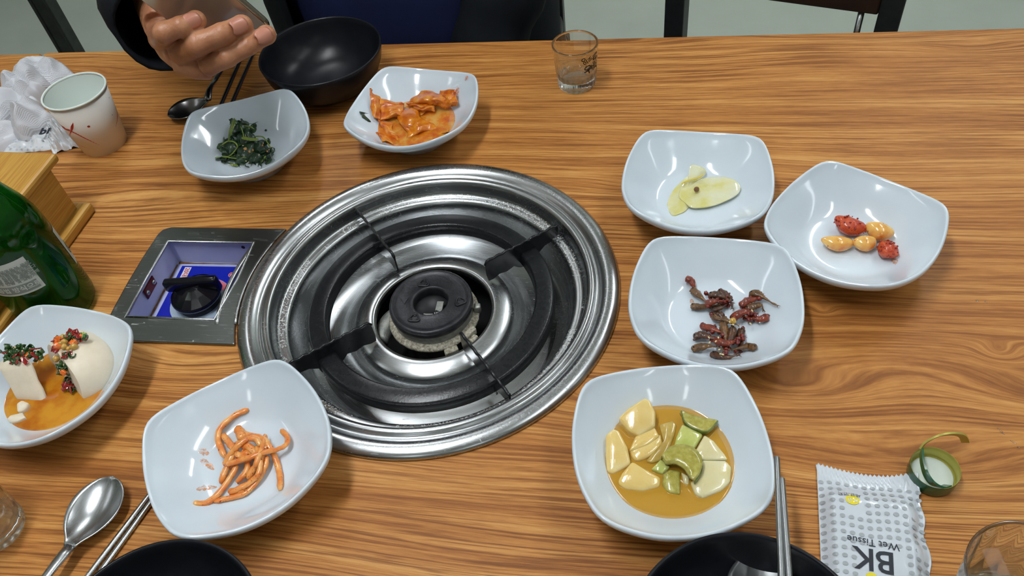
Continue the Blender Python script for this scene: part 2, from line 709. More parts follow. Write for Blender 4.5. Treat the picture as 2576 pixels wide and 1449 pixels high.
# ------------------------------------------------------------------ tables
RC = Vector((-0.1794, 0.4444))             # centre of the grill stove
TX0, TX1, TY0, TY1 = -0.7575, 0.445, 0.058, 0.832
TC = ((TX0 + TX1) / 2, (TY0 + TY1) / 2)
TABLE = empty('dining_table', (TC[0], TC[1], 0))
tag(TABLE, 'brown varnished wooden table with the round stove sunk into its top', 'table')
WOOD = wood_table(TC[0], TC[1])
BLKM = noisy('black_powder_coat', (0.012, 0.012, 0.014), (0.02, 0.02, 0.022), 100, 0.45)
BX0, BX1, BY0, BY1 = -0.2720, -0.1725, -0.0460, 0.0590    # control box opening in the wood, from RC


def loc2(lst):
    return [(x - TC[0], y - TC[1]) for x, y in lst]


top = prism(loc2(rrect(TX0, TY0, TX1, TY1, 0.004, 3)), T - 0.036, T,
            [loc2(circle(RC.x, RC.y, 0.152, 72)),
             loc2(rrect(RC.x + BX0, RC.y + BY0, RC.x + BX1, RC.y + BY1, 0.004, 2))])
o = fixn(obj('tabletop', top, WOOD, TABLE, smooth=False))
for sx in (-1, 1):
    for sy in (-1, 1):
        obj('leg', box(0.05, 0.05, T - 0.06, (sx * 0.54, sy * 0.33, (T - 0.06) / 2), 0.003), BLKM, TABLE, smooth=False)
    obj('apron', box(0.04, 0.62, 0.03, (sx * 0.54, 0, T - 0.048)), BLKM, TABLE, smooth=False)
    obj('apron', box(1.04, 0.04, 0.03, (0, sx * 0.33, T - 0.048)), BLKM, TABLE, smooth=False)
T2 = empty('dining_table', (TC[0] - 1.2075, TC[1], 0))
tag(T2, 'second wooden table joined at the far left beyond the seam', 'table')
WOOD2 = wood_table(TC[0] - 1.2075, TC[1])
obj('tabletop', box(1.2025, 0.774, 0.036, (0, 0, T - 0.018), 0.002, 1), WOOD2, T2, smooth=False)
for sx in (-1, 1):
    for sy in (-1, 1):
        obj('leg', box(0.05, 0.05, T - 0.036, (sx * 0.54, sy * 0.33, (T - 0.036) / 2), 0.003), BLKM, T2, smooth=False)

# ------------------------------------------------------------------ stove
ST = empty('table_stove', (RC.x, RC.y, T))
tag(ST, 'round stainless steel gas stove sunk into the middle of the wooden table', 'stove')
SEG = 144
rim = [(0.1500, -0.004), (0.1640, 0.0002), (0.1652, 0.0012), (0.1648, 0.0030), (0.1625, 0.0052), (0.1590, 0.0066), (0.1550, 0.0068),
       (0.1515, 0.0056), (0.1488, 0.0030), (0.1470, 0.0012), (0.1455, 0.0012), (0.1442, 0.0028), (0.1432, 0.0040),
       (0.1415, 0.0044), (0.1390, 0.0040), (0.1376, 0.0022), (0.1366, -0.0010), (0.1356, -0.0052), (0.1345, -0.0090),
       (0.1330, -0.0105), (0.1310, -0.0106), (0.1285, -0.0108), (0.1262, -0.0118), (0.1248, -0.0150), (0.1238, -0.0210),
       (0.1225, -0.0300), (0.1200, -0.0390), (0.1150, -0.0450), (0.1080, -0.0475)]
o = obj('outer_basin', lathe(rim, SEG), STEEL, ST)
pan = [(0.1090, -0.0472), (0.1000, -0.0478), (0.0900, -0.0474), (0.0820, -0.0455), (0.0765, -0.0410), (0.0735, -0.0355), (0.0718, -0.0318),
       (0.0695, -0.0296), (0.0655, -0.0280), (0.0600, -0.0262), (0.0555, -0.0256), (0.0532, -0.0262), (0.0524, -0.0275),
       (0.0524, -0.0330), (0.0532, -0.0330)]
obj('drip_pan', lathe(pan, SEG), STEEL, ST)
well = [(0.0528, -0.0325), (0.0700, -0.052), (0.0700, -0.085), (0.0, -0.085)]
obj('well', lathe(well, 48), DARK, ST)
# burner: body, flange, cap
BZ = -0.012
body = [(0.0, -0.075), (0.026, -0.075), (0.030, -0.045), (0.0345, -0.034), (0.0355, -0.030), (0.0355, -0.0185), (0.0345, -0.0175), (0.030, -0.0175), (0.028, -0.034), (0.0, -0.036)]
obj('burner_body', lathe(body, 72), ALU, ST)
fl = [(0.0350, -0.0345), (0.0398, -0.0345), (0.0410, -0.0330), (0.0406, -0.0312), (0.0388, -0.0300), (0.0362, -0.0288), (0.0350, -0.0288)]
bf = obj('burner_flange', lumpy(lathe(fl, 96), 0.0006, 300), CRUST, ST)
tag(bf, 'crusty heat stained pale flange')
cap = [(0.0150, -0.022), (0.0150, -0.0148), (0.0158, -0.0128), (0.0170, -0.0124), (0.0185, -0.0132), (0.0300, -0.0130),
       (0.0322, -0.0128), (0.0334, -0.0120), (0.0352, -0.0120), (0.0364, -0.0128), (0.0370, -0.0145), (0.0370, -0.0190), (0.0362, -0.0205), (0.0350, -0.0208), (0.0150, -0.0220)]
obj('burner_cap', lathe(cap, 96), CASTB, ST)


def ring_bar(pts, rr, m, name, parent):
    return obj(name, tube(pts, rr, 6), m, parent)


# raised triangles with three ports each and the arrow on the cap
for (px, py) in ((1066, 712), (1158, 758), (1042, 800)):
    c = at(px, py, -0.0125) - Vector((RC.x, RC.y, T))
    c.z = 0
    tri = []
    for k in range(3):
        a = R(90 + 120 * k + (30 if px > 1100 else 0))
        cx_, cy_ = c.x + 0.0036 * math.cos(a), c.y + 0.0036 * math.sin(a)
        for q in range(5):
            b_ = a + R(-60 + 30 * q)
            tri.append(Vector((cx_ + 0.0017 * math.cos(b_), cy_ + 0.0017 * math.sin(b_), -0.0126)))
    obj('port_frame', tube([q_ + Vector((0, 0, 0.0002)) for q_ in tri + [tri[0]]], 0.0008, 6, cap=False), CASTB, ST)
    for k in range(3):
        a = R(90 + 120 * k + (30 if px > 1100 else 0))
        po = lathe([(0.0006, -0.0129), (0.0009, -0.0122), (0.0012, -0.0122), (0.0015, -0.0130)], 12)
        obj('flame_port', move(po, (c.x + 0.0034 * math.cos(a), c.y + 0.0034 * math.sin(a), 0)), CASTB, ST)
c = at(1016, 757, -0.0125) - Vector((RC.x, RC.y, T))
obj('cap_arrow', prism([(c.x - 0.0035, c.y + 0.0022), (c.x + 0.0012, c.y - 0.0034), (c.x + 0.0030, c.y + 0.0026)], -0.0134, -0.0124), CASTB, ST, smooth=False)
# bridge and screw inside the cap hole
c = at(1098, 788, -0.018) - Vector((RC.x, RC.y, T))
obj('hollow_shade_disc', lathe([(0.0, -0.0240), (0.0160, -0.0240), (0.0160, -0.0200)], 40), DARK, ST)  # black disc added to darken the cap hole, shade put into its colour
obj('bridge_bar', box(0.0062, 0.0175, 0.0024, (c.x + 0.001, c.y + 0.0055, -0.0195), 0.0005), ALU, ST, smooth=False)
obj('bridge_bar', box(0.0190, 0.0055, 0.0020, (c.x - 0.003, c.y - 0.001, -0.0215), 0.0005), ALU, ST, smooth=False)
scr = obj('screw', move(lathe([(0.0034, -0.0205), (0.0034, -0.0185), (0.0026, -0.0168), (0.0012, -0.0160), (0, -0.0158)], 20), (c.x, c.y, 0)), STEEL_CUT, ST)
obj('screw_slot', join(box(0.0036, 0.0006, 0.0006, (c.x, c.y, -0.01585)), box(0.0006, 0.0036, 0.0006, (c.x, c.y, -0.01585))), DARK, scr, smooth=False)
# lugs and igniter around the flange
for (px, py, sx, sy, hz) in ((1200, 770, 0.006, 0.010, -0.024), (1180, 835, 0.013, 0.006, -0.027), (1190, 850, 0.008, 0.004, -0.031), (1135, 880, 0.012, 0.006, -0.033)):
    c = at(px, py, hz) - Vector((RC.x, RC.y, T))
    a = math.atan2(c.y, c.x)
    vf = lumpy(box(0.006, sx, 0.008, (0, 0, hz - 0.003), 0.0012), 0.0005, 400, px)
    obj('lug', xf(vf, Matrix.Translation((c.x, c.y, 0)) @ Matrix.Rotation(a, 4, 'Z')), CRUST if py > 800 else ALU, ST)
# pipe feeding the burner (pale casting at the left)
pp = [at(955, 860, -0.045), at(975, 815, -0.043), at(1000, 790, -0.043)]
pp = [p - Vector((RC.x, RC.y, T)) for p in pp]
obj('feed_arm', tube(smooth_path(pp, 4), [0.0085] * 9, 10, 0.8), ALU, ST)

# ------------------------------------------------------------------ grill stand resting in the stove
GS = empty('pan_stand', (RC.x, RC.y, T - 0.0105))
tag(GS, 'black enamelled ring with four wavy pan supports lying in the stove', 'pan stand')
ringp = [(0.0940, 0.0), (0.1065, 0.0), (0.1082, -0.0010), (0.1090, -0.0030), (0.1093, -0.0120), (0.1083, -0.0128), (0.1070, -0.0118),
         (0.1062, -0.0040), (0.0955, -0.0040), (0.0938, -0.0120), (0.0925, -0.0128), (0.0916, -0.0118), (0.0922, -0.0020), (0.0928, -0.0006), (0.0940, 0.0)]
obj('ring', lathe(ringp, 120), ENAMEL, GS)
for k, (ang, off) in enumerate(((130.0, 0.004), (38.5, -0.002), (-142.0, 0.003), (-51.0, 0.0))):
    r0, r1 = 0.0565, 0.1335
    n = 60
    topz, out = [], []
    for i in range(n + 1):
        r_ = r0 + (r1 - r0) * i / n
        z = 0.0105 + 0.0022 * abs(math.sin((r_ - r0) / 0.0093 * PI / 1.0)) ** 0.7
        if i < 2:
            z -= 0.002 * (2 - i) / 2
        topz.append((r_, z))
    bot = [(0.1335, -0.0005), (0.1290, -0.0030), (0.1180, -0.0045), (0.1105, -0.0100), (0.1095, -0.0165), (0.0915, -0.0165), (0.0885, -0.0145), (0.0840, -0.0100),
           (0.0760, -0.0120), (0.0690, -0.0100), (0.0620, -0.0125), (0.0570, -0.0120), (0.0562, -0.0060)]
    poly = topz + bot
    th = 0.0016
    V = [(r_, -th / 2, z) for r_, z in poly] + [(r_, th / 2, z) for r_, z in poly]
    N = len(poly)
    F = [tuple(range(N)), tuple(reversed(range(N, 2 * N)))] + [(i, i + N, (i + 1) % N + N, (i + 1) % N) for i in range(N)]
    arm = obj('support_arm', (V, F), ENAMEL, GS, loc=(-off * math.sin(R(ang)), off * math.cos(R(ang)), 0), rot=(0, 0, R(ang)), smooth=False)
    # folded top bead: a thin wavy rod
    bead = [(r_, 0, z) for r_, z in topz[::2]]
    obj('top_bead', tube(bead, 0.0014, 8), ENAMEL, arm)

# ------------------------------------------------------------------ control box
CB = empty('control_box', (RC.x, RC.y, T))
tag(CB, 'steel framed control well with black gas knob left of the stove', 'control box')
arc = lambda r_, a0, a1, n: [(r_ * math.cos(R(a0 + (a1 - a0) * i / (n - 1))), r_ * math.sin(R(a0 + (a1 - a0) * i / (n - 1)))) for i in range(n)]
outl = arc(0.1672, 154.5, 203.3, 16) + [(-0.1560, -0.0662), (-0.2700, -0.0662), (-0.2805, -0.0560), (-0.2822, -0.030), (-0.2826, 0.0), (-0.2818, 0.030), (-0.2795, 0.0620), (-0.2770, 0.0690), (-0.2690, 0.0725)]
inn = [(-0.1775, 0.0525), (-0.2640, 0.0530), (-0.2655, 0.0040), (-0.2648, -0.0400), (-0.1815, -0.0405), (-0.1772, 0.0060)]
fr = prism(outl, 0.0002, 0.0032, [inn])
o = obj('frame_plate', fr, STEEL_WORN, CB, smooth=False)
fixn(o)
md = o.modifiers.new('bev', 'BEVEL')
md.width = 0.0014
md.segments = 3
md.limit_method = 'ANGLE'
# rolled inner edge
ie = [Vector((x, y, 0.0030)) for x, y in inn]
obj('inner_lip', tube(ie + [ie[0]], 0.0011, 8, cap=False), STEEL, CB)
lipc = arc(0.1885, 165.0, 193.8, 14)
obj('curved_strip', tube([(x + 0.0052, y, 0.0012) for x, y in lipc], 0.0026, 10, 1.0), STEEL, CB)
gap = arc(0.1668, 160.5, 195.5, 14)
obj('seam_strip', tube([(x, y, 0.0030) for x, y in gap], 0.0012, 8), STEEL, CB)
DZ = -0.0265
lx0, lx1, ly0, ly1 = -0.2688, -0.1748, -0.0428, 0.0562
liner = ([(lx0, ly0, 0.0005), (lx1, ly0, 0.0005), (lx1, ly1, 0.0005), (lx0, ly1, 0.0005), (lx0 + 0.002, ly0 + 0.002, DZ), (lx1, ly0 + 0.002, DZ), (lx1, ly1 - 0.003, DZ), (lx0 + 0.002, ly1 - 0.003, DZ)],
         [(0, 1, 5, 4), (1, 2, 6, 5), (2, 3, 7, 6), (3, 0, 4, 7), (4, 5, 6, 7)])
ln_ = obj('liner', thicken(liner, 0.001), LINER, CB, smooth=False)
obj('rust_streak', lumpy(tube([(lx0 + 0.003, ly0 + 0.004 + 0.008 * i, DZ + 0.0003) for i in range(12)], [0.0007 + 0.0009 * rnd.random() for i in range(12)], 6, 0.5), 0.0006, 400), RUST, ln_)
obj('rust_streak', lumpy(tube([(lx0 + 0.004 + 0.0085 * i, ly1 - 0.0045, DZ + 0.0003) for i in range(10)], [0.0016, 0.0010, 0.0005, 0.0006, 0.0004, 0.0005, 0.0004, 0.0006, 0.0007, 0.0004], 6, 0.5), 0.0004, 400), RUST, ln_)
obj('vent_hole', move(disc_vf(0.0019, 14), (0, 0, 0)), DARK, ln_, loc=(-0.192, ly1 - 0.0014, -0.0060), rot=(R(86), 0, 0))
# printed sticker on the floor of the well
sx0, sx1, sy0, sy1 = lx0 + 0.0085, lx1 - 0.001, ly0 + 0.004, ly1 - 0.0085
stk = obj('control_sticker', box(sx1 - sx0, sy1 - sy0, 0.0004, ((sx0 + sx1) / 2, (sy0 + sy1) / 2, DZ + 0.0004)), BLUE, CB, smooth=False)
KC = Vector((-0.2238, 0.0036))
z1 = DZ + 0.0008
obj('dial_disc', move(disc_vf(0.0285, 40), (KC.x, KC.y, z1)), GREYW, stk, smooth=False)
seg_ = [(KC.x, KC.y, z1 + 0.0001)] + [(KC.x + 0.028 * math.cos(R(a)), KC.y + 0.028 * math.sin(R(a)), z1 + 0.0001) for a in range(38, 78, 4)]
obj('dial_segment', (seg_, [tuple(range(len(seg_)))]), PINKP, stk, smooth=False)
for dx in (0.013, 0.0205):
    cx_, cy_ = KC.x + dx + 0.006, KC.y + 0.0335
    obj('flame_badge', move(disc_vf(0.0032, 20), (cx_, cy_, z1 + 0.0001)), WHITE, stk, smooth=False)
    obj('flame_badge', move(disc_vf(0.0028, 20), (cx_, cy_, z1 + 0.0002)), REDP, stk, smooth=False)
    fl_ = [(cx_ - 0.0012, cy_ - 0.0014, z1 + 0.0003), (cx_ + 0.0011, cy_ - 0.0014, z1 + 0.0003), (cx_ + 0.0013, cy_ + 0.0001, z1 + 0.0003), (cx_ + 0.0002, cy_ + 0.0020, z1 + 0.0003), (cx_ - 0.0010, cy_ + 0.0002, z1 + 0.0003)]
    obj('flame_mark', (fl_, [(0, 1, 2, 3, 4)]), WHITE, stk, smooth=False)
obj('warning_strip', box(0.0068, 0.034, 0.0002, (sx0 + 0.0075, sy1 - 0.019, z1 + 0.0001)), WHITE, stk, smooth=False)
obj('warning_text', xf(text_vf('20대4뱡표머', 0.0062, 0.00003, bold=0.00008), Matrix.Translation((sx0 + 0.0074, sy1 - 0.019, z1 + 0.0003)) @ Matrix.Rotation(R(-90), 4, 'Z')), REDP, stk, smooth=False)
obj('dial_text', xf(text_vf('NO', 0.0065, 0.00003, bold=0.00008), Matrix.Translation((KC.x - 0.0262, KC.y + 0.0125, z1 + 0.0003)) @ Matrix.Rotation(R(90), 4, 'Z')), WHITE, stk, smooth=False)
obj('corner_mark', box(0.006, 0.003, 0.0002, (sx0 + 0.006, sy0 + 0.002, z1)), WHITE, stk, smooth=False)
# bracket with two screws on the left wall
br = obj('bracket', xf(box(0.020, 0.011, 0.0012, (0, 0, 0), 0.0005), Matrix.Translation((lx0 + 0.0022, 0.004, -0.008)) @ Matrix.Rotation(R(90), 4, 'Y') @ Matrix.Rotation(R(90), 4, 'Z')),
         mat('red_brown_bracket', g((96, 26, 30)), 0.35, metal=0.5), CB, smooth=False)
for dy in (-0.0065, 0.0065):
    obj('screw_head', xf(lathe([(0.0024, 0), (0.0022, 0.0010), (0.0012, 0.0017), (0, 0.0019)], 14), Matrix.Translation((lx0 + 0.0028, 0.004 + dy, -0.008)) @ Matrix.Rotation(R(90), 4, 'Y')), STEEL_CUT, br)
# the knob: stepped skirt, faceted cone and a wide grip bar
kn = empty('gas_knob', (KC.x, KC.y, DZ + 0.0006))
kn.parent = CB
kn['label'] = 'glossy black turning knob'
kn.scale = (1.05, 1.05, 1.12)
obj('knob_skirt', lathe([(0, 0), (0.0185, 0), (0.0190, 0.0006), (0.0192, 0.0050), (0.0205, 0.0060), (0.0220, 0.0090), (0.0220, 0.0105), (0.0212, 0.0116)], 48), KNOBM, kn)
obj('knob_cone', lathe([(0.0212, 0.0114), (0.0130, 0.0150), (0.0060, 0.0178), (0.0, 0.0190)], 14), KNOBM, kn, smooth=False)
gr_ = box(0.0480, 0.0092, 0.0165, (-0.0010, 0.0038, 0.0165), 0.0024, 3)
gv = [Vector((v.x, v.y * (1.0 - 0.18 * (v.z - 0.008) / 0.017), v.z if v.x > -0.015 else v.z + max(0, (0.018 - v.z)) * min(1, (-0.015 - v.x) / 0.010) * 0.8)) for v in gr_[0]]
obj('knob_grip', xf((gv, gr_[1]), Matrix.Rotation(R(7.3), 4, 'Z')), KNOBM, kn, sharp=40)

# ------------------------------------------------------------------ white square side dish bowls
BA = 0.0654
NPH = 96
inner = [(0.984, 0.0318), (0.968, 0.0315), (0.955, 0.0306), (0.940, 0.0292), (0.90, 0.0267), (0.85, 0.0237), (0.79, 0.0200), (0.73, 0.0162),
         (0.67, 0.0127), (0.61, 0.0097), (0.56, 0.0077), (0.50, 0.0066), (0.42, 0.0061), (0.30, 0.0060), (0.12, 0.0060)]
outer = [(0.12, 0.0058), (0.40, 0.0058), (0.43, 0.0052), (0.447, 0.0004), (0.500, 0.0004), (0.520, 0.0040), (0.57, 0.0066), (0.63, 0.0100), (0.70, 0.0145),
         (0.77, 0.0192), (0.84, 0.0235), (0.90, 0.0271), (0.950, 0.0302), (0.983, 0.0330), (0.997, 0.0355), (1.0, 0.0375), (0.996, 0.0388)]
ZB = 0.0050                                # the bowls stand on a raised foot
inner = [(k, ZB + (z if z < 0.0063 else 0.0062 + (z - 0.0062) * 1.118)) for k, z in inner]


def bowl_pt(k, z, ph):
    c_, s_ = math.cos(ph), math.sin(ph)
    w_ = max(0.0, min(1.0, (k - 0.50) / 0.42))
    w_ = w_ * w_ * (3 - 2 * w_)
    full = 0.06206 / (abs(c_) ** 5.755 + abs(s_) ** 5.755) ** (1 / 5.755) * (1 - 0.0079 * math.cos(8 * ph) + 0.0612 * math.cos(4 * ph))
    r_ = k * ((1 - w_) * 0.0659 + w_ * full)
    m_ = min(abs(c_), abs(s_)) / max(abs(c_), abs(s_))
    wz = max(0.0, (k - 0.55) / 0.45) ** 2
    return Vector((r_ * c_, r_ * s_, z + (0.0078 * (2 * m_ ** 2 - m_ ** 4) - 0.0040) * wz))


def bowl_z(x, y):
    """height of the inside surface at local x, y (circle approximation)"""
    k = math.hypot(x, y) / BA / (1.04 if math.hypot(x, y) > 0.04 else 1.0)
    prev = inner[-1]
    if k <= prev[0]:
        return prev[1]
    for q in reversed(inner[:-1]):
        if k <= q[0]:
            t = (k - prev[0]) / (q[0] - prev[0])
            return prev[1] + (q[1] - prev[1]) * t
        prev = q
    return inner[0][1]


rings = [[bowl_pt(k, z, 2 * PI * i / NPH) for i in range(NPH)] for k, z in outer + inner]
bv = loft(rings, True, True, True)
BOWL_ME = mesh_of('side_dish_bowl', bv[0], bv[1], BOWLW)
BOWLS = {}
bspec = [('radish', 0.0491, 0.5508, -5.8, 'white square bowl holding pale pickled radish slices, upper right'),
         ('garlic', 0.1710, 0.4946, -34.4, 'rightmost white square bowl, with red seasoned garlic cloves'),
         ('anchovy', 0.0583, 0.4138, -4.0, 'white square bowl holding dark glazed dried anchovies'),
         ('pickle', 0.0235, 0.2836, 9.2, 'white square bowl of pickled radish and cucumber in soy broth'),
         ('carrot', -0.2776, 0.2652, 35.8, 'white square bowl holding orange seasoned radish strips, overlapping the stove rim'),
         ('spinach', -0.3951, 0.6163, 22.7, 'white square bowl holding dark green seasoned spinach'),
         ('kimchi', -0.2297, 0.6597, -10.1, 'white square bowl holding stewed orange kimchi'),
         ('tofu', -0.4604, 0.3207, -11.5, 'white square bowl at the left edge with soft tofu in soy sauce')]
for nm, x, y, rz, lb in bspec:
    o = link('side_dish_bowl', BOWL_ME, None, (x, y, T + (0.0 if nm != 'carrot' else 0.0)), (0, 0, R(rz)))
    tag(o, lb, 'bowl', 'white square side dish bowls')
    BOWLS[nm] = o


def inb(nm, px, py, dz=0.0, it=12):
    """point on the inside surface of a bowl seen at a photo pixel, raised by dz"""
    o_ = BOWLS[nm]
    z = 0.018
    c_, s_ = math.cos(-o_.rotation_euler.z), math.sin(-o_.rotation_euler.z)
    for _ in range(it):
        p = at(px, py, z)
        x, y = p.x - o_.location.x, p.y - o_.location.y
        z = 0.5 * z + 0.5 * (bowl_z(x * c_ - y * s_, x * s_ + y * c_) + dz)
    return at(px, py, z)


# ------------------------------------------------------------------ black round bowls
bb_prof = [(0, 0.0030), (0.026, 0.0030), (0.0275, 0.0002), (0.0310, 0.0002), (0.0325, 0.0030), (0.0455, 0.0075), (0.0575, 0.0185), (0.0640, 0.0320),
           (0.0669, 0.0440), (0.0678, 0.0488), (0.0673, 0.0500), (0.0660, 0.0500), (0.0651, 0.0489), (0.0641, 0.0440), (0.0612, 0.0340), (0.0545, 0.0215),
           (0.0430, 0.0120), (0.0300, 0.0078), (0.0150, 0.0065), (0, 0.0062)]
bbm = lathe(bb_prof, 128)
BB_ME = mesh_of('black_bowl', bbm[0], bbm[1], BLACKB)
for x, y, lb in ((-0.3487, 0.7458, 'black round bowl at the far side beside the hand'),
                 (-0.2772, 0.1226, 'black round bowl cut by the bottom frame edge, left one beside the chopsticks'),
                 (0.0655, 0.1518, 'black round bowl at the bottom right with a spoon and chopsticks across it')):
    o = link('black_bowl', BB_ME, None, (x, y, T))
    tag(o, lb, 'bowl', 'black round bowls')
# ------------------------------------------------------------------ cutlery
def along(a, b, t):
    return a + (b - a) * t


def chopstick(a, b, r0, r1, label, group, m=None, square=False):
    """a: eating tip, b: handle end, world points"""
    a, b = Vector(a), Vector(b)
    o_ = a.copy()
    n = 10
    pts = [along(a, b, i / n) - o_ for i in range(n + 1)]
    rr = [r0 + (r1 - r0) * (i / n) for i in range(n + 1)]
    rr[0] *= 0.75
    pts.insert(1, along(a, b, 0.004) - o_)
    rr.insert(1, r0)
    vf = tube(pts, rr, 12, 0.85)
    c_ = obj('chopstick', vf, m or STEEL_CUT, loc=o_, sharp=50)
    tag(c_, label, 'chopstick', group)
    return c_


def ext(a, b, L):
    d = (b - a).normalized()
    return a + d * L


zc = 0.0022
a1, b1 = at(605, 150, zc), at(562, 250, zc)
a2, b2 = at(635, 140, zc), at(590, 245, zc)
d1 = (a1 - b1).normalized()
d2 = (a2 - b2).normalized()
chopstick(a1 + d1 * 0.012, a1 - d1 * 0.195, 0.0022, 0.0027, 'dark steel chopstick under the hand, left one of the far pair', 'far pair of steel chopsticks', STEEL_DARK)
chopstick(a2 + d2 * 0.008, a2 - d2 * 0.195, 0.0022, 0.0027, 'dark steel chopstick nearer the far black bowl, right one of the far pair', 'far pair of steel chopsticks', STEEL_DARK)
a1, b1 = at(369, 1254, zc), at(228, 1440, zc)
a2, b2 = at(374, 1271, zc), at(269, 1416, zc)
chopstick(a1 + (a1 - b1).normalized() * 0.020, ext(a1, b1, 0.190), 0.0019, 0.0026, 'shiny steel chopstick beside the left spoon, upper left of its pair', 'left pair of steel chopsticks')
chopstick(a2 + (a2 - b2).normalized() * 0.016, ext(a2, b2, 0.190), 0.0019, 0.0026, 'shiny steel chopstick touching the left black bowl, lower right of its pair', 'left pair of steel chopsticks')
zz = 0.0526
a1, b1 = at(1954, 1149, zz), at(1966, 1449, zz)
a2, b2 = at(1967, 1202, zz), at(1985, 1449, zz)
STEEL_MATT = steel('matt_grey_steel', 0.36, 0.36, 0.2)
chopstick(a1, ext(a1, b1, 0.20), 0.0018, 0.0026, 'longer reaching grey steel chopstick laid across the right black bowl', 'right pair of steel chopsticks', STEEL_MATT)
chopstick(a2, ext(a2, b2, 0.20), 0.0018, 0.0026, 'right hand grey steel chopstick laid across the right black bowl', 'right pair of steel chopsticks', STEEL_MATT)


def spoon(tip, neck, end, width, label, m, lift=0.014, tilt=0.0, zn=0.004, ze=0.010, rz=0.0):
    """oval korean spoon; points in the plane, local x from tip to the handle end"""
    tip, neck, end = Vector(tip), Vector(neck), Vector(end)
    ax = (neck - tip)
    ang = math.atan2(ax.y, ax.x)
    L = math.hypot(ax.x, ax.y)
    root = empty('spoon', (tip.x, tip.y, tip.z), ang)
    root.rotation_euler = (tilt, rz, ang)
    tag(root, label, 'spoon', 'steel spoons')
    nu, nv = 26, 14

    def f(u, v):
        x = L * u
        hw = width / 2 * (math.sin(PI * min(1.0, u * 1.02) ** 0.86) ** 0.62 if u < 0.93 else 0)
        k0 = 0.13
        if u > 0.80:
            t = (u - 0.80) / 0.20
            base = width / 2 * math.sin(PI * 0.816 ** 0.86) ** 0.62
            hw = base * (1 - t) ** 1.3 + 0.0045 * (1 - (1 - t) ** 1.3)
        hw = max(hw, 0.0006)
        s = v * 2 - 1
        depth = 0.0085 * math.sin(PI * min(1, u * 1.05)) ** 0.8 if u < 0.95 else 0
        y = hw * s
        z = depth * (s * s - 1) + 0.0090 + 0.002 * (u - 0.5)
        return (x, y, z)
    head = thicken(sheet(f, nu, nv), -0.0011)
    obj('spoon_bowl', head, m, root)
    hx = math.hypot(end.x - neck.x, end.y - neck.y)
    a2 = math.atan2(end.y - neck.y, end.x - neck.x) - ang
    hp = []
    n = 18
    for i in range(n + 1):
        t = i / n
        z = 0.0098 + 0.0035 * math.sin(PI * min(1, t * 2.2)) if t < 0.45 else 0.0102 - 0.006 * ((t - 0.45) / 0.55)
        hp.append((L * 0.985 + hx * t * math.cos(a2), hx * t * math.sin(a2), z))
    rr = [0.0046 - 0.0018 * min(1, i / 5) + 0.0016 * max(0, (i - 6) / 12) for i in range(n + 1)]
    fl_ = [0.35 if i == 0 else 0.55 if i < 4 else 0.42 for i in range(n + 1)]
    obj('spoon_handle', tube(hp, rr, 14, fl_), m, root)
    return root


def flat(v, z=0.0):
    return Vector((v[0], v[1], T + z))


tp, nk = at(283, 1196, 0.010), at(176, 1376, 0.011)
spoon(flat(tp, 0.0012), nk, nk + (at(130, 1449, 0.01) - nk).normalized() * 0.14, 0.0405, 'steel spoon lying on the table at the lower left', STEEL_CUT)
tp, nk = at(421, 290, 0.009), at(524, 254, 0.010)
spoon(flat(tp, 0.0012), nk, nk + (at(545, 200, 0.01) - at(528, 245, 0.01)).normalized() * 0.085 , 0.038, 'dark steel spoon under the hand at the far side', STEEL_DARK)
tp = at(1908, 1408, 0.020)
sp_ = spoon(tp + Vector((0, 0, -0.002)), tp + Vector((-0.003, -0.062, 0)), tp + Vector((-0.010, -0.20, 0)), 0.041, 'brushed steel spoon resting in the right black bowl', STEEL_MATT, rz=R(-16))

# ------------------------------------------------------------------ glass things
GLASS = mat('clear_glass', (0.97, 0.985, 0.97), 0.0, trans=1.0, ior=1.48, spec=0.5)
LIQ = see_through(mat('clear_spirit', (0.98, 0.99, 0.98), 0.0, trans=1.0, ior=1.34), 0.85, (0.97, 0.98, 0.97))
see_through(GLASS, 0.10, (0.96, 0.97, 0.96))


def soju_glass(loc, label, fill, rz=0.0, h=0.0505):
    g_ = empty('shot_glass', loc, rz)
    tag(g_, label, 'glass', 'clear shot glasses')
    seg = 120
    outp = [(0.0, 0.0012), (0.0150, 0.0010), (0.0175, 0.0), (0.0198, 0.0006), (0.0208, 0.0030), (0.0211, 0.0080), (0.0211, 0.0125), (0.0216, 0.0145), (0.0222, 0.022), (0.0230, 0.0340), (0.0240, h - 0.003), (0.0243, h - 0.001), (0.0242, h)]
    inp = [(0.0232, h + 0.0004), (0.0224, h), (0.0222, h - 0.0015), (0.0214, 0.034), (0.0204, 0.022), (0.0196, 0.0140), (0.0170, 0.0112), (0.0110, 0.0098), (0.0, 0.0094)]
    rings_ = []
    for k, (r_, z) in enumerate(outp + inp):
        row = []
        for i in range(seg):
            a = 2 * PI * i / seg
            rr_ = r_
            if 3 <= k <= 7:
                rr_ = r_ * (1 - 0.030 * abs(math.sin(a * 11)))
            elif 8 <= k <= 9:
                rr_ = r_ * (1 - 0.006 * abs(math.sin(a * 11)))
            row.append(Vector((max(rr_, 1e-5) * math.cos(a), max(rr_, 1e-5) * math.sin(a), z)))
        rings_.append(row)
    fixn(obj('glass_body', loft(rings_, True, True, True), GLASS, g_))
    if fill:
        lp = [(0.0, 0.0092), (0.0112, 0.0096), (0.0173, 0.0110), (0.0199, 0.0139), (0.01990 + 0.0008 * (fill - 0.014) / 0.008, fill), (0.0188, fill - 0.0003), (0.0, fill - 0.0003)]
        fixn(obj('spirit', lathe(lp, 64), LIQ, g_))
    return g_


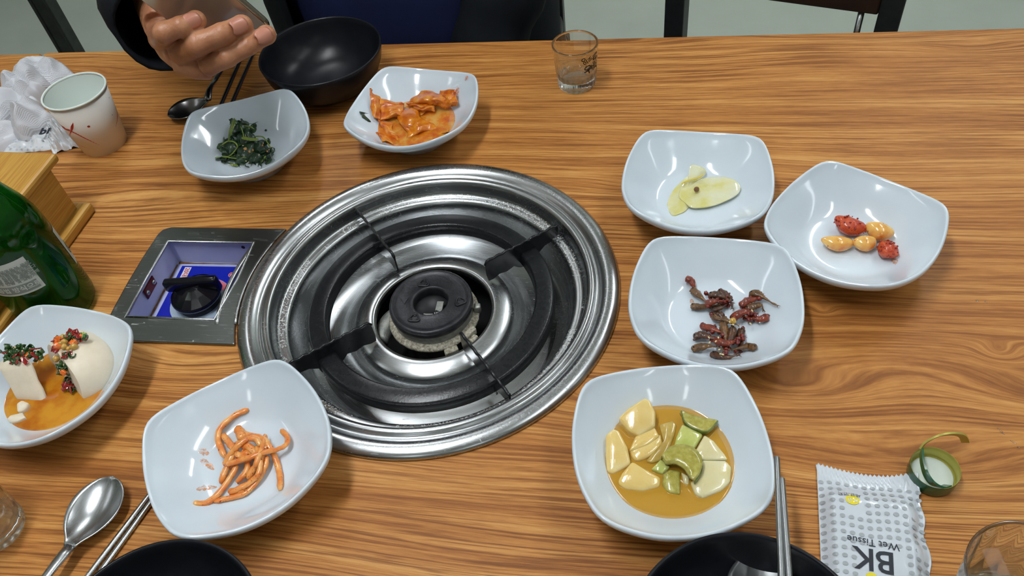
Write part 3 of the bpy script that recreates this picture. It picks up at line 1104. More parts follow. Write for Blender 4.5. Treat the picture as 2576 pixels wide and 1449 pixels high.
def cyl_pt(px, py, cx_, cy_, rf, z0=0.0, far=False):
    """where the pixel ray meets a surface of revolution about (cx, cy); returns angle, height above table"""
    z = z0
    d = ray(px, py)
    best = None
    for _ in range(40):
        r_ = rf(z)
        ox, oy = C_POS.x - cx_, C_POS.y - cy_
        A, B, Cc = d.x ** 2 + d.y ** 2, 2 * (ox * d.x + oy * d.y), ox * ox + oy * oy - r_ * r_
        D = B * B - 4 * A * Cc
        t = (-B + (1 if far else -1) * math.sqrt(max(0, D))) / (2 * A)
        p = C_POS + d * t
        z = 0.5 * z + 0.5 * (p.z - T)
        best = p
    return math.atan2(best.y - cy_, best.x - cx_), z


def on_rev(a, z, rf, off=0.0002):
    r_ = rf(z) + off
    return Vector((r_ * math.cos(a), r_ * math.sin(a), z))


def wrap_text(s, size, a0, z0, rf, rot, off=0.0003, bold=0.0002, squash=1.0):
    """lettering bent round a surface of revolution about the local z axis"""
    V, F = text_vf(s, size, 0.00006, bold=bold)
    out = []
    cr, sr = math.cos(rot), math.sin(rot)
    for v in V:
        x, y = v.x * cr - v.y * sr, v.x * sr + v.y * cr
        z = z0 + y
        r_ = rf(z)
        a = a0 + x * squash / r_
        out.append(Vector(((r_ + off + v.z) * math.cos(a), (r_ + off + v.z) * math.sin(a), z)))
    return out, F


GC = Vector((-0.0702, 0.7455))
grf = lambda z: 0.0220 + (z - 0.0145) * 0.068
gl = soju_glass((GC.x, GC.y, T), 'clear shot glass with black print and a little spirit, near the far table edge', 0.0185)
BROWNP = mat('dark_brown_print', (0.022, 0.012, 0.009), 0.4)
for s_, sz, px, py, rt in (('ㅇ', 0.0075, 1468, 152, 0.35), ('이즈', 0.0062, 1479, 154, 0.45), ('우', 0.0120, 1480, 176, 0.30), ('백', 0.0130, 1495, 168, 0.2), ('로', 0.0120, 1497, 145, 0.2)):
    a, z = cyl_pt(px, py, GC.x, GC.y, grf, 0.03)
    obj('printed_letters', wrap_text(s_, sz, a, z, grf, rt, squash=1.0), BROWNP, gl, smooth=False)
soju_glass((-0.4555, 0.2065, T), 'clear shot glass cut by the left frame edge below the tofu bowl', 0.030, 0.4)

# tumbler at the right bottom
tg = empty('glass_tumbler', (0.2111, 0.1945, T))
tag(tg, 'clear glass tumbler with drink at the lower right corner of the table', 'glass')
hh = 0.068
outp = [(0.0, 0.001), (0.020, 0.001), (0.0245, 0.0), (0.0265, 0.0020), (0.0275, 0.0080), (0.0280, 0.014), (0.0300, 0.030), (0.0325, 0.052), (0.0338, hh - 0.002), (0.0340, hh - 0.0006), (0.0334, hh),
        (0.0326, hh - 0.0004), (0.0322, hh - 0.003), (0.0308, 0.052), (0.0283, 0.030), (0.0262, 0.014), (0.0230, 0.0105), (0.0, 0.0095)]
rows_ = []
for k, (r_, z) in enumerate(outp):
    row = []
    for i in range(144):
        a = 2 * PI * i / 144
        q = r_ * (1 - (0.018 * abs(math.sin(a * 9)) if 3 <= k <= 7 else 0))
        row.append(Vector((max(q, 1e-5) * math.cos(a), max(q, 1e-5) * math.sin(a), z)))
    rows_.append(row)
fixn(obj('glass_body', loft(rows_, True, True, True), GLASS, tg))
fixn(obj('drink', lathe([(0, 0.0093), (0.0232, 0.0103), (0.0265, 0.0139), (0.0286, 0.030), (0.0301, 0.0440), (0.0290, 0.0437), (0, 0.0437)], 72), LIQ, tg))

# green bottle
BC = Vector((-0.5160, 0.4165))
GREEN = mat('green_bottle_glass', (0.16, 0.66, 0.20), 0.03, trans=1.0, ior=1.5)
see_through(GREEN, 0.35, (0.10, 0.52, 0.14))
GLIQ = see_through(mat('spirit_in_green_bottle', (0.90, 0.98, 0.90), 0.0, trans=1.0, ior=1.34), 0.6, (0.88, 0.97, 0.88))
bo = empty('green_bottle', (BC.x, BC.y, T))
tag(bo, 'green glass liquor bottle with white labels beside the bamboo box', 'bottle')
BR_ = 0.0335
pr = [(0, 0.004), (0.020, 0.003), (0.0255, 0.0), (0.0300, 0.0008), (0.0325, 0.0040), (BR_, 0.0100), (BR_, 0.090), (0.0325, 0.102), (0.0290, 0.116), (0.0235, 0.130), (0.0185, 0.145), (0.0150, 0.160),
      (0.0135, 0.180), (0.0130, 0.198), (0.0145, 0.200), (0.0145, 0.206), (0.0132, 0.208), (0.0132, 0.215), (0.0095, 0.215), (0.0095, 0.198), (0.0105, 0.180), (0.0120, 0.160), (0.0155, 0.145),
      (0.0205, 0.130), (0.0262, 0.116), (0.0298, 0.102), (0.0308, 0.090), (0.0308, 0.012), (0.0285, 0.0070), (0.020, 0.0065), (0, 0.0085)]
fixn(obj('bottle_glass', lathe(pr, 96), GREEN, bo))
lq = [(0, 0.0083), (0.020, 0.0063), (0.0286, 0.0068), (0.0311, 0.0119), (0.0311, 0.0900), (0.0301, 0.1022), (0.0267, 0.1150), (0.0255, 0.1148), (0, 0.1148)]
fixn(obj('spirit', lathe(lq, 64), GLIQ, bo))
brf = lambda z: BR_ if z < 0.09 else BR_ - (z - 0.09) * 0.08
LABEL = noisy('white_paper_label', g((206, 210, 202)), g((216, 219, 212)), 60, 0.6)
LGREY = mat('grey_label_print', g((140, 146, 140)), 0.6)


def label_patch(name, corners, m, parent, off, n=14):
    """patch on the bottle between (angle, z) corners TL, TR, BR, BL"""
    def f(u, v):
        tl, tr_, br_, bl = corners
        a = (tl[0] * (1 - u) + tr_[0] * u) * (1 - v) + (bl[0] * (1 - u) + br_[0] * u) * v
        z = (tl[1] * (1 - u) + tr_[1] * u) * (1 - v) + (bl[1] * (1 - u) + br_[1] * u) * v
        return on_rev(a, z, brf, off)
    return obj(name, sheet(f, n, 10), m, parent)


ac, zl = cyl_pt(115, 717, BC.x, BC.y, brf, 0.03)        # lower right corner of the back label
ac2, zl2 = cyl_pt(10, 592, BC.x, BC.y, brf, 0.06)
zt_ = max(0.050, min(0.088, zl2))
print('label', ac, zl, ac2, zl2)
amid = ac
lab = label_patch('back_label', [(amid - 1.55, zt_), (amid, zt_), (amid, zl), (amid - 1.55, zl)], LABEL, bo, 0.0003)
hz_ = zt_ - zl
label_patch('label_band', [(amid - 1.50, zl + 0.011), (amid - 0.08, zl + 0.011), (amid - 0.08, zl + 0.002), (amid - 1.50, zl + 0.002)], LGREY, lab, 0.0005)
obj('band_text', wrap_text('저온공법 방식으로', 0.0062, amid - 0.72, zl + 0.0065, brf, 0, 0.0007, 0.0001), LABEL, lab, smooth=False)
rows_t = ['식품유형 소주', '원재료명 정제수', '알코올분 용량', '반품 및 교환처', '직사광선을 피해', '과다한 음주는', '임신 중 음주는', '건강을 해칩니다']
nr = 8
for i in range(nr):
    z_ = zl + 0.0145 + (hz_ - 0.020) * i / nr
    obj('fine_print', wrap_text(rows_t[i] + ' ' + rows_t[(i + 3) % nr], 0.0041, amid - 0.74, z_, brf, 0, 0.0005, 0.00006), LGREY, lab, smooth=False)
af, zf = cyl_pt(193, 668, BC.x, BC.y, brf, 0.02)
ft_a = af + 0.06
frl = label_patch('front_label', [(ft_a + 1.5, 0.082), (ft_a - 0.02, 0.080), (ft_a, zf), (ft_a + 1.5, zf)], LABEL, bo, 0.0003)
obj('seal_print', tube([on_rev(ft_a + 0.30 + 0.16 * math.cos(q * PI / 8), zf + 0.014 + 0.0065 * math.sin(q * PI / 8), brf, 0.0004) for q in range(17)], 0.0003, 6, cap=False), mat('dark_green_print', g((40, 90, 60)), 0.5), frl)

# ------------------------------------------------------------------ bamboo utensil box
BAM = mat('pale_bamboo', g((196, 146, 62)), 0.38, coat=0.3, coat_rough=0.2)
t_ = NT(BAM)
c_ = t_.coord()
n1 = t_.noise(t_.mapping(c_, scale=(1, 0.03, 1)), 700, 2, 0.6)
n2 = t_.noise(t_.mapping(c_, scale=(1, 0.3, 1)), 60, 3, 0.5)
t_.color(t_.mix(t_.math('MULTIPLY', n2, 0.5), t_.ramp(n1, [(0.35, g((188, 136, 58))), (0.6, g((214, 168, 82)))]), g((176, 118, 44))))
BOXR = R(-2.9)
bx = empty('utensil_box', (-0.5420, 0.5420, T), BOXR)
tag(bx, 'bamboo utensil box standing at the left edge behind the green bottle', 'box')
bw, bl = 0.16, 0.235
obj('base_board', box(bw, bl, 0.012, (-bw / 2, -bl / 2, 0.006), 0.003), BAM, bx, smooth=False)
for nm_, sx_, sy_, cx_, cy_ in (('side_panel', 0.008, bl - 0.022, -0.0135, -bl / 2), ('side_panel', 0.008, bl - 0.022, -bw + 0.0135, -bl / 2),
                                ('end_panel', bw - 0.036, 0.008, -bw / 2, -0.0150), ('end_panel', bw - 0.036, 0.008, -bw / 2, -bl + 0.0150)):
    obj(nm_, box(sx_, sy_, 0.0535, (cx_, cy_, 0.0120 + 0.02675)), BAM, bx, smooth=False)
lid = obj('lid', box(bw - 0.004, bl - 0.002, 0.009, (-bw / 2 - 0.0005, -bl / 2 + 0.001, 0.0655 + 0.0048), 0.003), BAM, bx, smooth=False)
ENG = mat('engraved_bamboo', g((206, 158, 84)), 0.6)
for k in range(5):
    e = []
    for q in range(14):
        t = q / 13
        e.append((-0.093 + 0.0032 * k * 2.2 - 0.004 * math.sin(t * 9 + k), -0.026 - 0.009 * t + 0.002 * math.sin(t * 14 + k * 2), 0.07485))
    obj('engraved_mark', tube(e, 0.00045, 6), ENG, lid)

# ------------------------------------------------------------------ paper cup
CUPM = noisy('white_paper_cup', g((230, 224, 216)), g((236, 230, 222)), 8, 0.55)
CUPIN = mat('pale_green_white_coating', g((232, 240, 234)), 0.35)
CC = Vector((-0.5848, 0.6492))
cu_ = empty('paper_cup', (CC.x, CC.y, T))
tag(cu_, 'white paper cup with red brush print standing by the crumpled tissue', 'cup')
crf = lambda z: 0.0240 + (0.0325 - 0.0240) * z / 0.0690
obj('cup_wall', lathe([(0.0233, 0.0045), (0.0238, 0.0), (0.0242, 0.0), (crf(0.067), 0.0670), (crf(0.067) - 0.0003, 0.0670)], 96), CUPM, cu_)
obj('cup_lining', lathe([(0.0, 0.0052), (0.0232, 0.0052), (0.0238, 0.0075), (crf(0.067) - 0.0006, 0.0672)], 96), CUPIN, cu_)
obj('rolled_rim', lathe([(0.0326 + 0.0011 * math.cos(a * PI / 6), 0.0685 + 0.0012 * math.sin(a * PI / 6)) for a in range(13)], 96), CUPIN, cu_)
REDC = mat('red_brush_print', g((196, 62, 52)), 0.55)


def stroke(pts, w, name='printed_stroke', n=6):
    path = []
    for px, py in pts:
        a, z = cyl_pt(px, py, CC.x, CC.y, crf, 0.03)
        path.append((a, z))
    P = smooth_path([(a, z, 0) for a, z in path], n)
    pts3 = [on_rev(p.x, p.y, crf, 0.00015) for p in P]
    m_ = len(pts3)
    rr = [max(0.00015, w * (1 - abs(2 * i / (m_ - 1) - 0.9) ** 1.5 * 0.9)) for i in range(m_)]
    # flat ribbon lying on the paper
    V, F = [], []
    for i, p in enumerate(pts3):
        d = (pts3[min(i + 1, m_ - 1)] - pts3[max(i - 1, 0)]).normalized()
        nr_ = Vector((p.x, p.y, 0)).normalized()
        s = d.cross(nr_) * rr[i]
        V += [p + s, p - s]
        if i:
            F.append((2 * i - 2, 2 * i - 1, 2 * i + 1, 2 * i))
    return obj(name, (V, F), REDC, cu_, smooth=False)


stroke([(147, 310), (160, 322), (180, 330), (215, 348), (255, 367)], 0.0012)
stroke([(150, 312), (158, 318), (166, 324), (178, 326)], 0.0018)
stroke([(184, 308), (181, 325), (178, 345), (184, 353), (205, 367), (231, 375)], 0.0007)
stroke([(184, 310), (181, 322), (179, 335)], 0.0014)
stroke([(293, 278), (295, 292), (291, 318)], 0.0007)
a, z = cyl_pt(223, 318, CC.x, CC.y, crf, 0.03)
obj('printed_dot', sheet(lambda u, v: on_rev(a + 0.05 * u * math.cos(2 * PI * v), z + 0.0013 * u * math.sin(2 * PI * v), crf, 0.0002), 2, 14), REDC, cu_)
for px, py in ((274, 246), (282, 289)):
    a, z = cyl_pt(px, py, CC.x, CC.y, crf, 0.05)
    obj('printed_dot', sheet(lambda u, v: on_rev(a + 0.02 * u * math.cos(2 * PI * v), z + 0.0005 * u * math.sin(2 * PI * v), crf, 0.0002), 1, 10), BLACKP, cu_)

# ------------------------------------------------------------------ crumpled wet wipe and its torn wrapper
TIS = noisy('white_nonwoven_wipe', g((206, 208, 214)), g((220, 222, 228)), 30, 0.85)
t_ = NT(TIS)
vo = t_.voronoi(t_.n.new('ShaderNodeUVMap').outputs[0], 62, rand=0.12)
hole = t_.math('LESS_THAN', vo, 0.34)
fade = t_.math('GREATER_THAN', t_.noise(t_.coord(), 22, 2, 0.5), 0.50)
cc_ = t_.b.inputs['Base Color'].links[0].from_socket
t_.color(t_.mix(t_.math('MULTIPLY', t_.math('MULTIPLY', hole, fade), 0.60), cc_, g((120, 110, 104))))
WP = [at(60, 150, 0.02), at(130, 160, 0.012), at(20, 230, 0.03), at(110, 240, 0.032), at(-40, 300, 0.02), at(60, 330, 0.02)]
wc = at(62, 268, 0.0)


def wipe_patch(corners, seed, nu=40, nv=30, folds=5, amp=0.006, zb=0.006, lift=0.02):
    """crumpled patch; corners are world xy of TL, TR, BR, BL"""
    V, F, UV = [], [], []
    for i in range(nu + 1):
        for j in range(nv + 1):
            u, v = i / nu, j / nv
            p = (corners[0] * (1 - u) + corners[1] * u) * (1 - v) + (corners[3] * (1 - u) + corners[2] * u) * v
            d = mn.noise_vector(Vector((p.x * 26 + seed, p.y * 26, seed)))
            e = mn.noise(Vector((p.x * 60 + seed, p.y * 60, 2 * seed)))
            hill = math.sin(PI * u) ** 0.6 * math.sin(PI * v) ** 0.6
            ridge = abs(math.sin(folds * (u * 0.8 + v * 0.5) + 3 * d.x))
            z = zb * min(1, hill * 3) + lift * hill * (0.55 + 0.45 * ridge) + amp * (1 - abs(e) * 3) * hill
            q = Vector((p.x + 0.010 * d.x, p.y + 0.010 * d.y, max(0.0008 + 0.0003 * seed % 0.001, z)))
            V.append(q)
            UV.append((u, v * nv / nu))
    for i in range(nu):
        for j in range(nv):
            a = i * (nv + 1) + j
            F.append((a, a + nv + 1, a + nv + 2, a + 1))
    return V, F, UV


wroot = empty('wet_wipe', (wc.x, wc.y, T))
tag(wroot, 'crumpled white meshed wet wipe behind the paper cup', 'wet wipe')
for nm_, cs, sd, kw in (('back_fold', [(40, 175), (100, 138), (205, 190), (60, 250)], 1.3, dict(lift=0.014, folds=4)),
                        ('middle_fold', [(8, 262), (45, 175), (150, 215), (75, 290)], 4.1, dict(lift=0.030, folds=5)),
                        ('rolled_flap', [(-60, 300), (58, 222), (90, 255), (-30, 372)], 2.2, dict(lift=0.026, folds=2)),
                        ('front_fold', [(30, 340), (75, 240), (150, 300), (65, 368)], 7.7, dict(lift=0.028, folds=3)),
                        ('left_tail', [(-70, 350), (20, 305), (50, 352), (-10, 385)], 5.5, dict(lift=0.012, folds=3))):
    co_ = [at(px, py, 0.004) for px, py in cs]
    V, F, UV = wipe_patch(co_, sd, **kw)
    me = mesh_of(nm_, [(v.x - wc.x, v.y - wc.y, v.z) for v in V], F, TIS)
    uvl = me.uv_layers.new(name='uv')
    for lp in me.loops:
        uvl.data[lp.index].uv = UV[lp.vertex_index]
    link(nm_, me, wroot)

FOIL = noisy('white_plastic_film', g((208, 212, 216)), g((222, 225, 228)), 12, 0.22, coat=0.4)
wr = at(110, 350, 0.0)
wrp = empty('torn_wrapper', (wr.x, wr.y, T))
tag(wrp, 'crumpled torn white wipe wrapper between the bamboo box and the paper cup', 'wrapper')


def crinkle(corners, nu, nv, seed, z0, amp, f1=90, edge=0.3):
    V, F = [], []
    for i in range(nu + 1):
        for j in range(nv + 1):
            u, v = i / nu, j / nv
            p = (corners[0] * (1 - u) + corners[1] * u) * (1 - v) + (corners[3] * (1 - u) + corners[2] * u) * v
            n_ = mn.turbulence(Vector((p.x * f1, p.y * f1, seed)), 3, False)
            hh_ = (math.sin(PI * u) * math.sin(PI * v)) ** 0.4 if u * v * (1 - u) * (1 - v) > 0 else 0
            V.append(Vector((p.x, p.y, 0.0006 + z0 * hh_ + amp * n_ * (edge + hh_))))
    for i in range(nu):
        for j in range(nv):
            a = i * (nv + 1) + j
            F.append((a, a + nv + 1, a + nv + 2, a + 1))
    return V, F


cs = [at(px, py, 0.002) for px, py in ((50, 335), (120, 318), (150, 372), (0, 388))]
vf = crinkle(cs, 26, 18, 3.0, 0.006, 0.003)
obj('flat_panel', ([v - Vector((wr.x, wr.y, 0)) for v in vf[0]], vf[1]), FOIL, wrp)
cs = [at(px, py, 0.006) for px, py in ((118, 318), (150, 308), (196, 360), (125, 378))]
vf = crinkle(cs, 44, 36, 8.0, 0.010, 0.020, 150, 0.2)
obj('scrunched_end', ([v - Vector((wr.x, wr.y, 0)) for v in vf[0]], vf[1]), FOIL, wrp)
c0 = at(113, 330, 0.0125) - Vector((wr.x, wr.y, T))
obj('printed_letters', xf(text_vf('bi', 0.016, 0.0001, bold=0.0006), Matrix.Translation(c0) @ Matrix.Rotation(R(12), 4, 'Z')), BLACKP, wrp, smooth=False)
for k in range(14):
    px, py = 22 + (k % 7) * 14, 352 + (k // 7) * 18
    c0 = at(px, py, 0.0075) - Vector((wr.x, wr.y, T))
    obj('printed_dot', move(disc_vf(0.0013, 12, 1.0, 0.8), c0), GREYW, wrp, smooth=False)

# ------------------------------------------------------------------ wet tissue packet
PK = [at(2055, 1160, 0.003), at(2305, 1185, 0.004), at(2334, 1449, 0.003), at(2053, 1449, 0.003)]
o3, e1 = Vector((PK[0].x, PK[0].y)), None
ux = Vector((PK[1].x - PK[0].x, PK[1].y - PK[0].y))
PW = ux.length
ux.normalize()
pa = math.atan2(ux.y, ux.x) - R(1.0)
PL = 0.128
pk = empty('wipe_packet', (PK[0].x, PK[0].y, T), pa)
tag(pk, 'sealed white wet tissue packet with grey dots lying right of the chopsticks', 'packet')


def pz(x, y):
    """pillow height of the packet at local x (0..PW), y (0..-PL)"""
    u, v = x / PW, -y / PL
    hx = max(0, min(1, u / 0.14)) * max(0, min(1, (1 - u) / 0.18))
    hy = max(0, min(1, (v - 0.10) / 0.14)) * max(0, min(1, (0.92 - v) / 0.12))
    s = lambda q: q * q * (3 - 2 * q)
    z = 0.0014 + 0.0075 * s(hx) * s(hy)
    wr_ = mn.noise(Vector((x * 60, y * 34, 1.5)))
    z += 0.0016 * abs(wr_) * (0.3 + 2.4 * max(0, u - 0.6)) * s(hy)
    cr = mn.noise(Vector((x * 160, y * 60, 4.5)))
    z += 0.0011 * abs(cr) * max(0, (u - 0.55) / 0.45) * 1.6 * (1 if v > 0.08 else 0.3)
    if u > 0.72 and v < 0.2:
        z += 0.0050 * ((u - 0.72) / 0.28) ** 1.5 * (1 - v / 0.2) ** 0.5
    if v < 0.10:
        z += 0.00025 * math.sin(v * 520)
    return z


def edge_y(u):
    """sagging zigzag top edge"""
    k = u * 23
    return -0.0019 * abs((k % 1) * 2 - 1) - 0.004 * math.sin(PI * u) ** 1.2


def xr(v):
    """right edge wobble"""
    return PW * (1 + 0.05 * v) + 0.0012 * math.sin(v * 31) * (v > 0.12)


nu, nv = 138, 84
V, F = [], []
for j in range(nv + 1):
    v = j / nv
    for i in range(nu + 1):
        u = i / nu
        y = -PL * v + edge_y(u) * max(0, 1 - v * 9)
        x = u * xr(v)
        V.append(Vector((x, y, pz(u * PW, y))))
for j in range(nv):
    for i in range(nu):
        a = j * (nu + 1) + i
        F.append((a, a + nu + 1, a + nu + 2, a + 1))
FILM = mat('silver_white_film', g((206, 213, 220)), 0.20, coat=0.5, coat_rough=0.05)
body_ = thicken((V, F), 0.0009)
# keep the underside flat on the table
vv = [Vector((v.x, v.y, max(v.z, 0.0002))) for v in body_[0]]
obj('film_pouch', (vv, body_[1]), FILM, pk)
DOTM = mat('grey_printed_dots', g((164, 170, 174)), 0.35)
YELM = mat('yellow_print', g((232, 214, 22)), 0.4)


def drape(vf, dx, dy, off=0.00045):
    out = []
    for v in vf[0]:
        x, y = v.x + dx, v.y + dy
        out.append(Vector((x, y, pz(min(PW, max(0, x / (1 + 0.05 * (-y / PL)))), y) + off)))
    return out, vf[1]


def dot_grid(r_):
    V = [Vector((0, 0, 0))] + [Vector((r_ * 1.05 * math.cos(q * PI / 6), r_ * 0.85 * math.sin(q * PI / 6), 0)) for q in range(12)]
    return V, [(0, 1 + q, 1 + (q + 1) % 12) for q in range(12)]


cols, rws = 12, 21
dots = []
for i in range(cols):
    for j in range(rws):
        x = 0.0022 + i * (PW - 0.001) / (cols - 0.6)
        y = -0.0150 - j * 0.00535 + 0.0006 * math.sin(i)
        if -y > PL - 0.006:
            continue
        u = x / PW
        if 3 <= i <= 4 and 1 <= j <= 4:
            continue
        if 4 <= i <= 8 and j >= 9:
            continue
        dots.append(drape(dot_grid(0.00165), x, y))
obj('printed_dots', join(*dots), DOTM, pk, smooth=False)['kind'] = 'stuff'
for k, (yy, rr_) in enumerate(((-0.0290, 0.0044),)):
    obj('yellow_badge', drape(sheet(lambda u, v: (rr_ * u * math.cos(2 * PI * v), rr_ * 0.85 * u * math.sin(2 * PI * v), 0), 3, 24), 0.0200, yy), YELM, pk, smooth=False)


def ploc(px, py, z=0.008):
    v = Matrix.Rotation(-pa, 3, 'Z') @ (at(px, py, z) - Vector((PK[0].x, PK[0].y, T)))
    return v.x, v.y


RPI = Matrix.Rotation(PI, 4, 'Z')
obj('badge_text', drape(xf(text_vf('제균', 0.0040, 0), RPI), 0.0200, -0.0290, 0.0006), FILM, pk, smooth=False)
x_, y_ = ploc(2137, 1242)
obj('printed_text', drape(xf(text_vf('세균,먼지', 0.0037, 0), RPI), x_, y_, 0.0005), BLACKP, pk, smooth=False)
x_, y_ = ploc(2195, 1368)
obj('printed_text', drape(xf(text_vf('Wet Tissue', 0.0066, 0, bold=0.00004), RPI @ Matrix.Rotation(R(-3), 4, 'Z')), x_, y_, 0.0005), BLACKP, pk, smooth=False)
x_, y_ = ploc(2197, 1409)
obj('printed_text', drape(xf(text_vf('BK', 0.0205, 0, bold=0.00025), RPI @ Matrix.Rotation(R(-3), 4, 'Z')), x_, y_, 0.0005), BLACKP, pk, smooth=False)
x_, y_ = ploc(2192, 1456)
obj('yellow_badge', drape(sheet(lambda u, v: (0.0035 * u * math.cos(2 * PI * v), 0.0035 * u * math.sin(2 * PI * v), 0), 3, 24), x_, y_), YELM, pk, smooth=False)

# ------------------------------------------------------------------ torn bottle cap
CAPC = Vector((0.1967, 0.2909))
cp = empty('bottle_cap', (CAPC.x, CAPC.y, T))
tag(cp, 'green and gold torn metal bottle cap lying open side up at the right', 'bottle cap')
GOLD = mat('pale_gold_lacquer', g((186, 178, 88)), 0.32, metal=0.35)
DGRN = mat('dark_green_lacquer', g((20, 82, 48)), 0.25, coat=0.5)
LINR = mat('white_liner', g((206, 216, 206)), 0.4)
obj('cap_shell', lathe([(0, 0), (0.0140, 0), (0.0152, 0.0010), (0.0155, 0.0025), (0.0155, 0.0120), (0.0154, 0.0123)], 64), DGRN, cp)
obj('cap_inside', lathe([(0.0, 0.0008), (0.0138, 0.0008), (0.0148, 0.0016), (0.0151, 0.0030), (0.0147, 0.0050), (0.0151, 0.0064), (0.0151, 0.0122), (0.0154, 0.0124)], 64), GOLD, cp)
obj('seal_disc', lathe([(0, 0.0016), (0.0088, 0.0016), (0.0094, 0.0021), (0.0122, 0.0021), (0.0130, 0.0026), (0.0138, 0.0022), (0.0141, 0.0010)], 48), LINR, cp)


def band(pts, w, th, m_out, m_in, name, parent, up=(0, 0, 1)):
    P = smooth_path(pts, 8)
    lp = parent.location
    P = [p - lp for p in P]
    vf = tube(P, w / 2, 8, th, up=up, cross=[(-0.25, 1), (0.25, 1), (0.25, -1), (-0.25, -1)])
    return obj(name, vf, m_out, parent, smooth=False)


band([at(2316, 1128, 0.013), at(2330, 1112, 0.017), at(2362, 1096, 0.022), at(2395, 1091, 0.022), at(2420, 1096, 0.017), at(2429, 1112, 0.008)], 0.0050, 1.0, GOLD, GOLD, 'torn_strip', cp)
band([at(2318, 1136, 0.0135), at(2320, 1160, 0.016), at(2328, 1190, 0.017), at(2345, 1215, 0.015), at(2368, 1226, 0.010), at(2385, 1222, 0.0075)], 0.0056, 1.0, DGRN, DGRN, 'torn_strip', cp)

# ------------------------------------------------------------------ water drops on the wood
WATER = mat('water', (1, 1, 1), 0.0, trans=1.0, ior=1.33)
for k, (px, py, sx_, sy_, rz_) in enumerate(((2458, 757, 0.0012, 0.0006, -0.6), (2480, 760, 0.0013, 0.0005, -1.0), (2521, 1088, 0.0022, 0.0007, -0.9), (2512, 1078, 0.0010, 0.0005, -0.6), (2549, 1112, 0.0022, 0.0006, -0.7), (2562, 1126, 0.0010, 0.0005, -0.5))):
    p = at(px, py)
    V, F = ico(1, 2)
    V = [Vector((v.x * sx_, v.y * sy_, max(0, v.z) * 0.0006)) for v in V]
    o = obj('water_drop', (V, F), WATER, loc=(p.x, p.y, T + 0.0001), rot=(0, 0, rz_))
    tag(o, ['left drop of the upper pair of water drops on the wood', 'right drop of the upper pair of water drops on the wood', 'longest water drop above the bottle cap strip', 'speck of water just above the longest drop', 'slender water drop nearest the right frame edge', 'last speck of water at the right frame edge'][k], 'water drop', 'water drops on the right of the table')
# ------------------------------------------------------------------ food
def K(lst, ox, oy, s):
    """crop coordinates to photo pixels"""
    return [(x / s + ox, y / s + oy) for x, y in lst]


def rel(pts, o):
    return [Vector(p) - Vector(o) for p in pts]


def food_tube(name, bowl, path, dz, r, m, parent=None, label=None, cat=None, group=None, amp=0.0, freq=300, flat=0.85, seed=0.0, seg=9, n=6, taper=True):
    """strip lying in a bowl: path of photo pixels with heights dz above the bowl surface"""
    if not isinstance(dz, (list, tuple)):
        dz = [dz] * len(path)
    P = [inb(bowl, px, py, d) for (px, py), d in zip(path, dz)]
    P = smooth_path(P, n)
    o_ = parent.location.copy() if parent else P[len(P) // 2].copy()
    m_ = len(P)
    rr = [r * (1 + 0.16 * mn.noise(p * 90 + Vector((seed, 0, 0)))) for p in P]
    if taper:
        rr[0] *= 0.55
        rr[-1] *= 0.55
        rr[1] *= 0.88
        rr[-2] *= 0.88
    vf = tube(rel(P, o_), rr, seg, flat)
    if amp:
        vf = lumpy(vf, amp, freq, seed)
    ob = obj(name, vf, m, parent, loc=None if parent else o_)
    if not parent:
        tag(ob, label, cat, group)
    return ob


def chunk(name, bowl, poly, ztop, thick, m, label, cat, group, round_=0.0022, parent=None, shift=(0, 0), zmode='abs', shrink=1.0):
    """solid piece: outline of its visible top in photo pixels at height ztop (number or list), extruded down"""
    n = len(poly)
    zt = ztop if isinstance(ztop, (list, tuple)) else [ztop] * n
    Pt = [at(px, py, z + ZB) for (px, py), z in zip(poly, zt)]
    c = sum(Pt, Vector()) / n
    o_ = Vector((c.x, c.y, c.z - thick))
    bm = bmesh.new()
    t_ = [bm.verts.new(p - o_) for p in Pt]
    b_ = [bm.verts.new(Vector(((p.x - c.x) * shrink, (p.y - c.y) * shrink, (p.z - c.z) * 0.3)) + Vector((shift[0], shift[1], 0))) for p in Pt]
    ct = bm.verts.new(c - o_ + Vector((0, 0, 0.0022)))
    for i in range(n):
        j = (i + 1) % n
        bm.faces.new((t_[i], t_[j], ct))
        bm.faces.new((t_[i], b_[i], b_[j], t_[j]))
    bm.faces.new(list(reversed(b_)))
    bmesh.ops.recalc_face_normals(bm, faces=bm.faces)
    eg = [e for e in bm.edges if ct not in e.verts]
    bmesh.ops.bevel(bm, geom=eg, offset=round_, segments=3, affect='EDGES', profile=0.6, clamp_overlap=True)
    me = bpy.data.meshes.new(name)
    bm.to_mesh(me)
    bm.free()
    me.materials.append(m)
    me.shade_smooth()
    o = link(name, me, None, o_)
    tag(o, label, cat, group)
    return o


def seeds(parent, bowl, spots, m, L=0.0016, name='sesame_seed'):
    V, F = ico(1, 1)
    me = mesh_of(name, [(v.x * L, v.y * L * 0.6, v.z * L * 0.38) for v in V], F, m)
    for (px, py, dz) in spots:
        p = inb(bowl, px, py, dz)
        o = link(name, me, parent, p - parent.location, (rnd.uniform(-.4, .4), rnd.uniform(-.4, .4), rnd.uniform(0, PI)))


SESAME = mat('toasted_sesame', g((222, 200, 150)), 0.5)

# ---- seasoned spinach
def leafmat(name, c1, c2):
    return noisy(name, c1, c2, 260, 0.30, bump=0.5, bscale=700, coat=0.5, coat_rough=0.15)


SP1 = leafmat('dark_spinach_leaf', g((14, 36, 18)), g((34, 66, 32)))
SP2 = leafmat('mid_spinach_leaf', g((28, 56, 24)), g((58, 92, 40)))
SP3 = noisy('pale_spinach_stem', g((104, 128, 38)), g((140, 156, 66)), 200, 0.3, coat=0.4)
so = inb('spinach', 620, 385, 0.0)
spn = empty('spinach', so)
tag(spn, 'clump of dark green seasoned spinach with pale stems and sesame', 'spinach')
sr = random.Random(11)


